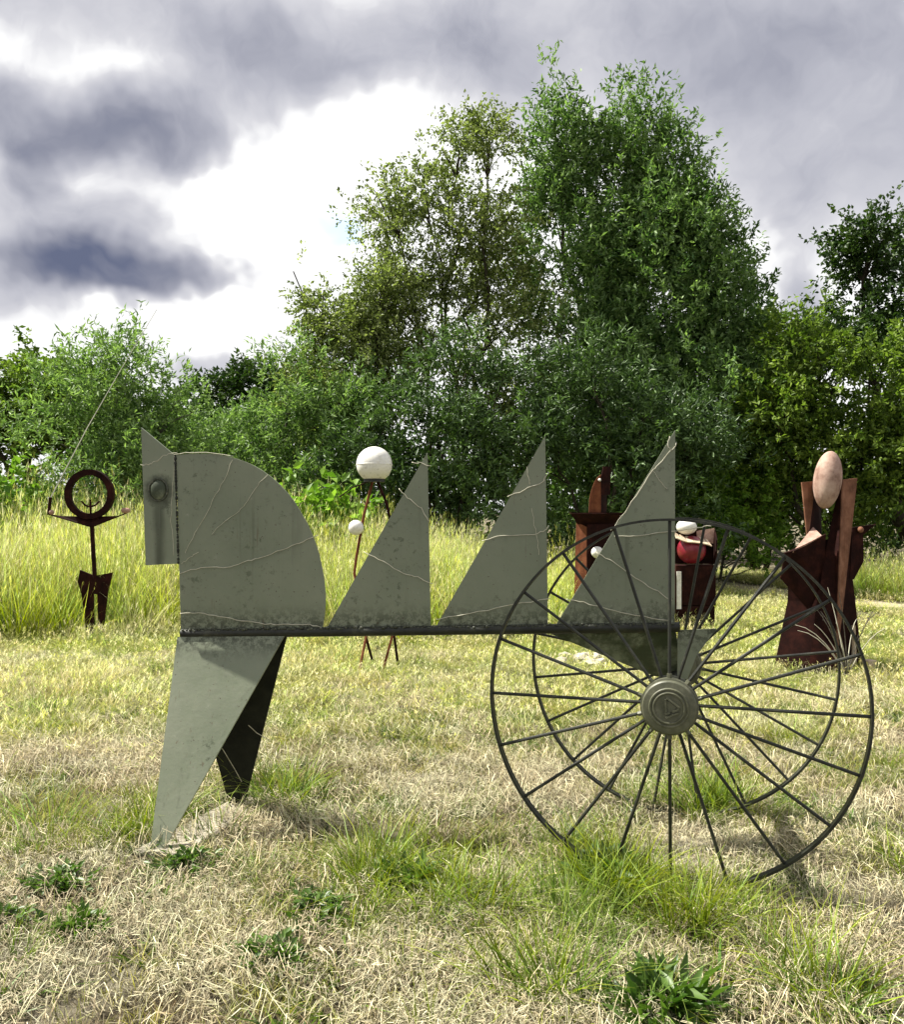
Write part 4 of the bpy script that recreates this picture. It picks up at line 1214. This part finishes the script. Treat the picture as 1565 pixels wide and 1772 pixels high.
# ------------------------------------------------------------------ grass (stuff): tufts scattered by attribute
def blades(name, n, h, spread, lean, wd, mat, rng, seg=3, flat=False, head=False, curl=0.5):
    V, F, al, ti = [], [], [], []
    for i in range(n):
        a = rng.uniform(0, 6.283)
        r = math.sqrt(rng.random()) * spread
        x0, y0 = math.cos(a) * r, math.sin(a) * r
        hh = h * rng.uniform(0.45, 1.15)
        th = a + rng.normal() * 0.9 if not flat else rng.uniform(0, 6.283)
        ln = abs(rng.normal(lean, lean * 0.5))
        wdt = wd * rng.uniform(0.6, 1.3)
        side = (-math.sin(th) * wdt / 2, math.cos(th) * wdt / 2)
        if not flat:       # turn the blade's width to any side
            tw = rng.uniform(0, 6.283)
            side = (math.cos(tw) * wdt / 2, math.sin(tw) * wdt / 2)
        tint = rng.random()
        o = len(V)
        bend = rng.normal() * 0.25
        z0 = rng.uniform(0.0, 0.035) if flat else -0.01
        for s in range(seg + 1):
            t = s / seg
            if flat:
                lx = hh * (t - 0.5)
                px = x0 + math.cos(th + bend * t) * lx
                py = y0 + math.sin(th + bend * t) * lx
                pz = z0 + 0.015 * math.sin(math.pi * t) * (1 if bend > 0 else -0.3) + ln * 0.16 * t
            else:
                out = ln * hh * t ** (1 + curl)
                px = x0 + math.cos(th) * out
                py = y0 + math.sin(th) * out
                pz = z0 + hh * (t - 0.35 * min(ln, 1.2) * t ** 2.5)
            k = (1 - t) ** 0.7 if not flat else (0.55 + 0.45 * math.sin(math.pi * t))
            if s == seg and not flat:
                V.append((px, py, pz))
                al.append(1.0)
                ti.append(tint)
            else:
                k = max(k, 0.35)
                V.append((px - side[0] * k, py - side[1] * k, pz + (0.3 * wdt * k if flat else 0)))
                V.append((px + side[0] * k, py + side[1] * k, pz))
                al += [t, t]
                ti += [tint, tint]
        for s in range(seg):
            q = o + s * 2
            if s == seg - 1 and not flat:
                F.append((q, q + 1, q + 2))
            else:
                F.append((q, q + 1, q + 3, q + 2))
        if head and rng.random() < 0.35:   # seed head: a few crossed slivers at the tip
            tx, ty, tz = V[-1]
            for j in range(4):
                aa = rng.uniform(0, 6.283)
                hl = rng.uniform(0.03, 0.07)
                o2 = len(V)
                dz = rng.uniform(-0.06, 0.02)
                V += [(tx, ty, tz + dz), (tx + math.cos(aa) * 0.010, ty + math.sin(aa) * 0.010, tz + dz + hl * 0.5), (tx + math.cos(aa + .5) * 0.022, ty + math.sin(aa + .5) * 0.022, tz + dz + hl)]
                al += [1, 1, 1]
                ti += [min(1, tint + .3)] * 3
                F.append((o2, o2 + 1, o2 + 2))
    me = bpy.data.meshes.new(name)
    me.from_pydata(V, [], F)
    for nm, val in (('along', al), ('tint', ti)):
        at = me.attributes.new(nm, 'FLOAT', 'POINT')
        at.data.foreach_set('value', val)
    me.materials.append(M[mat])
    return bpy.data.objects.new(name, me)


def scatter(name, label, protos, pts, rotz, scl, tiltv):
    """one object: points that carry tufts"""
    coll = bpy.data.collections.new(name + '_kinds')
    for p in protos:
        coll.objects.link(p)
    n = len(pts)
    me = bpy.data.meshes.new(name)
    me.vertices.add(n)
    me.vertices.foreach_set('co', np.asarray(pts, np.float32).reshape(-1))
    rot = np.stack([tiltv[:, 0], tiltv[:, 1], rotz], 1).astype(np.float32)
    a = me.attributes.new('rot', 'FLOAT_VECTOR', 'POINT')
    a.data.foreach_set('vector', rot.reshape(-1))
    a = me.attributes.new('scl', 'FLOAT_VECTOR', 'POINT')
    a.data.foreach_set('vector', np.asarray(scl, np.float32).reshape(-1))
    a = me.attributes.new('pick', 'INT', 'POINT')
    a.data.foreach_set('value', RNG.integers(0, len(protos), n).astype(np.int32))
    o = bpy.data.objects.new(name, me)
    C.objects.link(o)
    g = bpy.data.node_groups.new(name + '_nodes', 'GeometryNodeTree')
    g.interface.new_socket('Geometry', in_out='INPUT', socket_type='NodeSocketGeometry')
    g.interface.new_socket('Geometry', in_out='OUTPUT', socket_type='NodeSocketGeometry')
    gi = g.nodes.new('NodeGroupInput')
    go = g.nodes.new('NodeGroupOutput')
    ci = g.nodes.new('GeometryNodeCollectionInfo')
    ci.inputs['Collection'].default_value = coll
    ci.inputs['Separate Children'].default_value = True
    ci.inputs['Reset Children'].default_value = True
    ip = g.nodes.new('GeometryNodeInstanceOnPoints')
    ip.inputs['Pick Instance'].default_value = True

    def att(nm, typ):
        x = g.nodes.new('GeometryNodeInputNamedAttribute')
        x.data_type = typ
        x.inputs['Name'].default_value = nm
        return x.outputs['Attribute']
    g.links.new(gi.outputs[0], ip.inputs['Points'])
    g.links.new(ci.outputs[0], ip.inputs['Instance'])
    g.links.new(att('pick', 'INT'), ip.inputs['Instance Index'])
    e2r = g.nodes.new('FunctionNodeEulerToRotation')
    g.links.new(att('rot', 'FLOAT_VECTOR'), e2r.inputs[0])
    g.links.new(e2r.outputs[0], ip.inputs['Rotation'])
    g.links.new(att('scl', 'FLOAT_VECTOR'), ip.inputs['Scale'])
    g.links.new(ip.outputs[0], go.inputs[0])
    md = o.modifiers.new('scatter', 'NODES')
    md.node_group = g
    tag(o, label, 'grass', None, 'stuff')
    return o


def field(n, y0, y1, dens, rng, margin=1.1, slope=0.54):
    """random ground points in the wedge the picture can see, kept with probability dens(x, y)"""
    y = y0 + (y1 - y0) * rng.random(n) if y0 < 0 else np.sqrt(y0 * y0 + (y1 * y1 - y0 * y0) * rng.random(n))
    x = (rng.random(n) * 2 - 1) * (slope * y + margin)
    k = rng.random(n) < dens(x, y) * off_slab(x, y)
    x, y = x[k], y[k]
    return np.stack([x, y, gz(x, y)], 1)


def blob(x, y, cx, cy, rx, ry):
    return np.exp(-(((x - cx) / rx) ** 2 + ((y - cy) / ry) ** 2))


def clear_path(x, y):
    d = np.full(np.shape(x), 9.0)
    ctr = [(4.3, 26.0), (5.2, 20.5), (5.9, 16.6), (6.9, 14.0), (9.0, 12.9), (13.0, 12.6), (18.0, 13.2)]
    for (ax, ay), (bx, by) in zip(ctr[:-1], ctr[1:]):
        t = np.clip(((x - ax) * (bx - ax) + (y - ay) * (by - ay)) / ((bx - ax) ** 2 + (by - ay) ** 2), 0, 1)
        d = np.minimum(d, np.hypot(x - ax - t * (bx - ax), y - ay - t * (by - ay)))
    return smoothstep(0.4, 0.75, d)


def off_slab(x, y):
    rim = 0.55 * np.exp(-((x - 1.42) / 0.26) ** 2 - ((y - 3.42) / 0.15) ** 2)
    return (1 - rim) * (1 - 0.7 * np.exp(-((x + 1.12 - (y - 4.12) * 0.33) / 0.13) ** 2 - ((y - 4.12) / 0.36) ** 2) - 0.35 * np.exp(-((x - 1.0) / 0.15) ** 2 - ((y - 3.75) / 0.14) ** 2))


def bare(x, y):
    """where the ground shows: trampled straw patches"""
    b = blob(x, y, -1.05, 4.15, 0.5, 0.55) + blob(x, y, -1.6, 3.2, 0.7, 0.35) * 0.8 + blob(x, y, -1.0, 2.75, 0.5, 0.3) * 0.7 + blob(x, y, 0.25, 4.7, 0.9, 0.45) * 0.7
    b = b + blob(x, y, 1.05, 3.8, 0.35, 0.3) * 0.8 + blob(x, y, 2.4, 4.4, 0.7, 0.8) * 0.5 + blob(x, y, 1.9, 3.0, 0.9, 0.4) * 0.5 + blob(x, y, -2.3, 5.3, 0.9, 0.35) * 0.7 + blob(x, y, 3.2, 6.8, 1.0, 0.5) * 0.4
    return np.clip(b + (fbm(x * 1.1 + 40, y * 1.6 + 7, 3) - 0.52) * 1.5, 0, 1)


def green(x, y):
    g = blob(x, y, 0.55, 3.55, 0.45, 0.3) + blob(x, y, 0.95, 3.28, 0.6, 0.3) * 1.1 + blob(x, y, -0.2, 3.55, 0.6, 0.35) * 0.7 + blob(x, y, -0.87, 4.5, 0.15, 0.12)
    g = g + blob(x, y, 1.25, 4.4, 0.35, 0.2) + blob(x, y, 5.0, 9.2, 1.5, 1.6) + blob(x, y, 0.9, 8.9, 1.3, 0.6) * .7 + blob(x, y, 2.1, 3.5, 0.4, 0.4) * 0.5 + blob(x, y, -3.5, 9.8, 1.3, 0.8) * .6 + blob(x, y, 0.2, 2.75, 0.25, 0.2) * .8 + blob(x, y, -1.6, 3.95, .45, .3) * .7
    return np.clip(g + (fbm(x * 0.9 + 3, y * 1.2 + 70, 3) - 0.50) * 1.9, 0, 1) * np.clip(0.35 + 1.6 * (fbm(x * 4.5 + 1, y * 4.5 + 2, 2) - 0.2), 0, 1)


def go(name, label, protos, pts, smin, smax, rng, zmul=None, tl=0.12):
    n = len(pts)
    s = rng.uniform(smin, smax, n)
    z = s * (1.0 if zmul is None else zmul)
    scatter(name, label, protos, pts, rng.uniform(0, 6.283, n), np.stack([s, s, z], 1), rng.normal(size=(n, 2)) * tl)


r = np.random.default_rng(3)
straw_p = [blades('straw_patch', 64, 0.078, 0.15, 0.25, 0.0025, 'straw', r, 2, True) for _ in range(6)]
dry_p = [blades('dry_tuft', 42, 0.095, 0.08, 0.75, 0.0030, 'dry', r) for _ in range(6)]
stub_p = [blades('stubble_tuft', 46, 0.065, 0.095, 1.0, 0.0025, 'stub', r) for _ in range(5)]
thatch_p = [blades('thatch_mat', 130, 0.055, 0.13, 0.12, 0.0021, 'thatch', r, 2, True) for _ in range(5)]
herb_p = [blades('herb_clump', 26, 0.055, 0.05, 1.3, 0.011, 'herb', r, 2, False, False, 0.2) for _ in range(5)]
lush_p = [blades('green_tuft', 46, 0.15, 0.07, 0.75, 0.0034, 'lush', r) for _ in range(6)]
mead_p = [blades('meadow_tuft', 38, 0.34, 0.11, 0.60, 0.0058, ('tall', 'pale', 'dry')[i % 3], r, 3, False, True) for i in range(9)]
tall_p = [blades('tall_tuft', 40, 0.75, 0.17, 0.50, 0.0095, 'pale' if i % 3 == 0 else 'tall', r, 4, False, True) for i in range(8)]

pts = field(4000, 1.8, 9.0, lambda x, y: np.clip(0.25 + 0.75 * bare(x, y) + (fbm(x * 2.3, y * 2.3, 3) - .5) * 1.2, 0.05, 1), r)
go('fallen_straw', 'pale mown straw lying over the ground', straw_p, pts, 0.7, 1.3, r, tl=0.06)
pts = field(9000, 1.8, 10.0, lambda x, y: np.clip(0.42 + 0.42 * smoothstep(3.4, 5.5, y) - 0.6 * bare(x, y) + (fbm(x * 1.4 + 9, y * 1.4, 3) - .5), 0.04, 1), r)
go('dry_grass', 'short yellow-green dry grass', dry_p, pts, 0.6, 1.25, r)
pts = field(5000, 1.8, 6.0, lambda x, y: np.clip(0.75 - 0.5 * bare(x, y) - 0.4 * green(x, y), 0.08, 1), r)
go('brown_stubble', 'brown dry stubble between the green tufts', stub_p, pts, 0.6, 1.3, r)
pts = field(7000, 1.8, 10.5, lambda x, y: np.clip(green(x, y) * (1.05 - 0.8 * bare(x, y)), 0.02, 1) + 0.16 * (fbm(x * 3.1 + 8, y * 3.1 + 3, 2) > 0.5), r)
go('green_grass', 'fresh green grass tufts', lush_p, pts, 0.5, 1.25, r)
pts = field(9000, 5.0, 22.0, lambda x, y: smoothstep(4.9, 7.0, y + 0.25 * np.maximum(0, -x)) * clear_path(x, y) * np.clip(1.0 - 0.4 * bare(x, y), 0.2, 1), r)
zm = np.clip(0.42 + 0.65 * smoothstep(9.3, 11.5, pts[:, 1]) * smoothstep(4.0, 2.0, pts[:, 0]) + (fbm(pts[:, 0] * .7, pts[:, 1] * .7, 3) - .5) * 0.7, 0.25, 1.4)
go('meadow_grass', 'yellow-green meadow grass in the middle distance', mead_p, pts, 0.8, 1.25, r, zm)


def tall_d(x, y):
    left = smoothstep(9.6, 12.4, y + np.maximum(0, -x - 4.6) * 0.9) * smoothstep(2.4, 1.4, x) * smoothstep(15.5, 13.5, y)
    right = smoothstep(14.6, 15.6, y) * smoothstep(6.6, 7.4, x) * smoothstep(18, 17, y)
    return np.clip(left + right * 0.7, 0, 1) * clear_path(x, y)


pts = field(7500, 8.0, 17.0, tall_d, r)
zm = 0.62 + 0.42 * smoothstep(-1.5, -4.0, pts[:, 0]) + 0.55 * smoothstep(9.8, 12.5, pts[:, 1] + np.maximum(0, -pts[:, 0] - 4.6) * 0.9) + 1.5 * (fbm(pts[:, 0] * .9 + 5, pts[:, 1] * .9, 3) - .45) - 0.25 * smoothstep(4.5, 7.5, pts[:, 0])
zm = np.clip(zm, 0.3, 2.0)
go('tall_grass', 'tall seeding grass on the bank in front of the bushes', tall_p, pts, 0.8, 1.2, r, zm)
pts = field(3600, 1.8, 5.6, lambda x, y: np.clip(0.02 + 0.75 * bare(x, y) + 1.6 * (fbm(x * 1.9 + 77, y * 1.9 + 5, 3) - .45), 0.03, 1), r)
go('matted_thatch', 'matted dead grass over the bare soil', thatch_p, pts, 0.7, 1.3, r, tl=0.05)
pts = field(2600, 1.8, 6.5, lambda x, y: smoothstep(0.46, 0.62, fbm(x * 2.2 + 31, y * 2.2 + 13, 3)) * np.clip(1.1 - 0.6 * bare(x, y), 0.1, 1), r)
go('ground_herbs', 'low broad-leaved green herbs creeping through the straw', herb_p, pts, 0.7, 1.7, r)
# long green tufts about the near wheel
tf = []
for cx, cy, n, rad in ((0.62, 3.42, 15, 0.17), (0.92, 3.18, 14, 0.20), (0.45, 3.2, 6, 0.15), (0.30, 2.72, 9, 0.14), (1.28, 4.42, 14, 0.16), (-0.87, 4.48, 7, 0.06), (-0.35, 3.55, 12, 0.25), (2.0, 3.45, 9, 0.3), (1.15, 2.7, 5, 0.1), (-1.55, 4.15, 14, 0.25), (0.02, 3.3, 12, 0.2)):
    for i in range(n):
        a, q = r.uniform(0, 6.28), abs(r.normal()) * rad
        tf.append((cx + math.cos(a) * q, cy + math.sin(a) * q * 0.7))
tf = np.array(tf)
pts = np.concatenate([tf, gz(tf[:, 0], tf[:, 1])[:, None]], 1)
go('long_grass', 'long green grass tufts round the wheels', lush_p, pts, 1.1, 2.2, r)
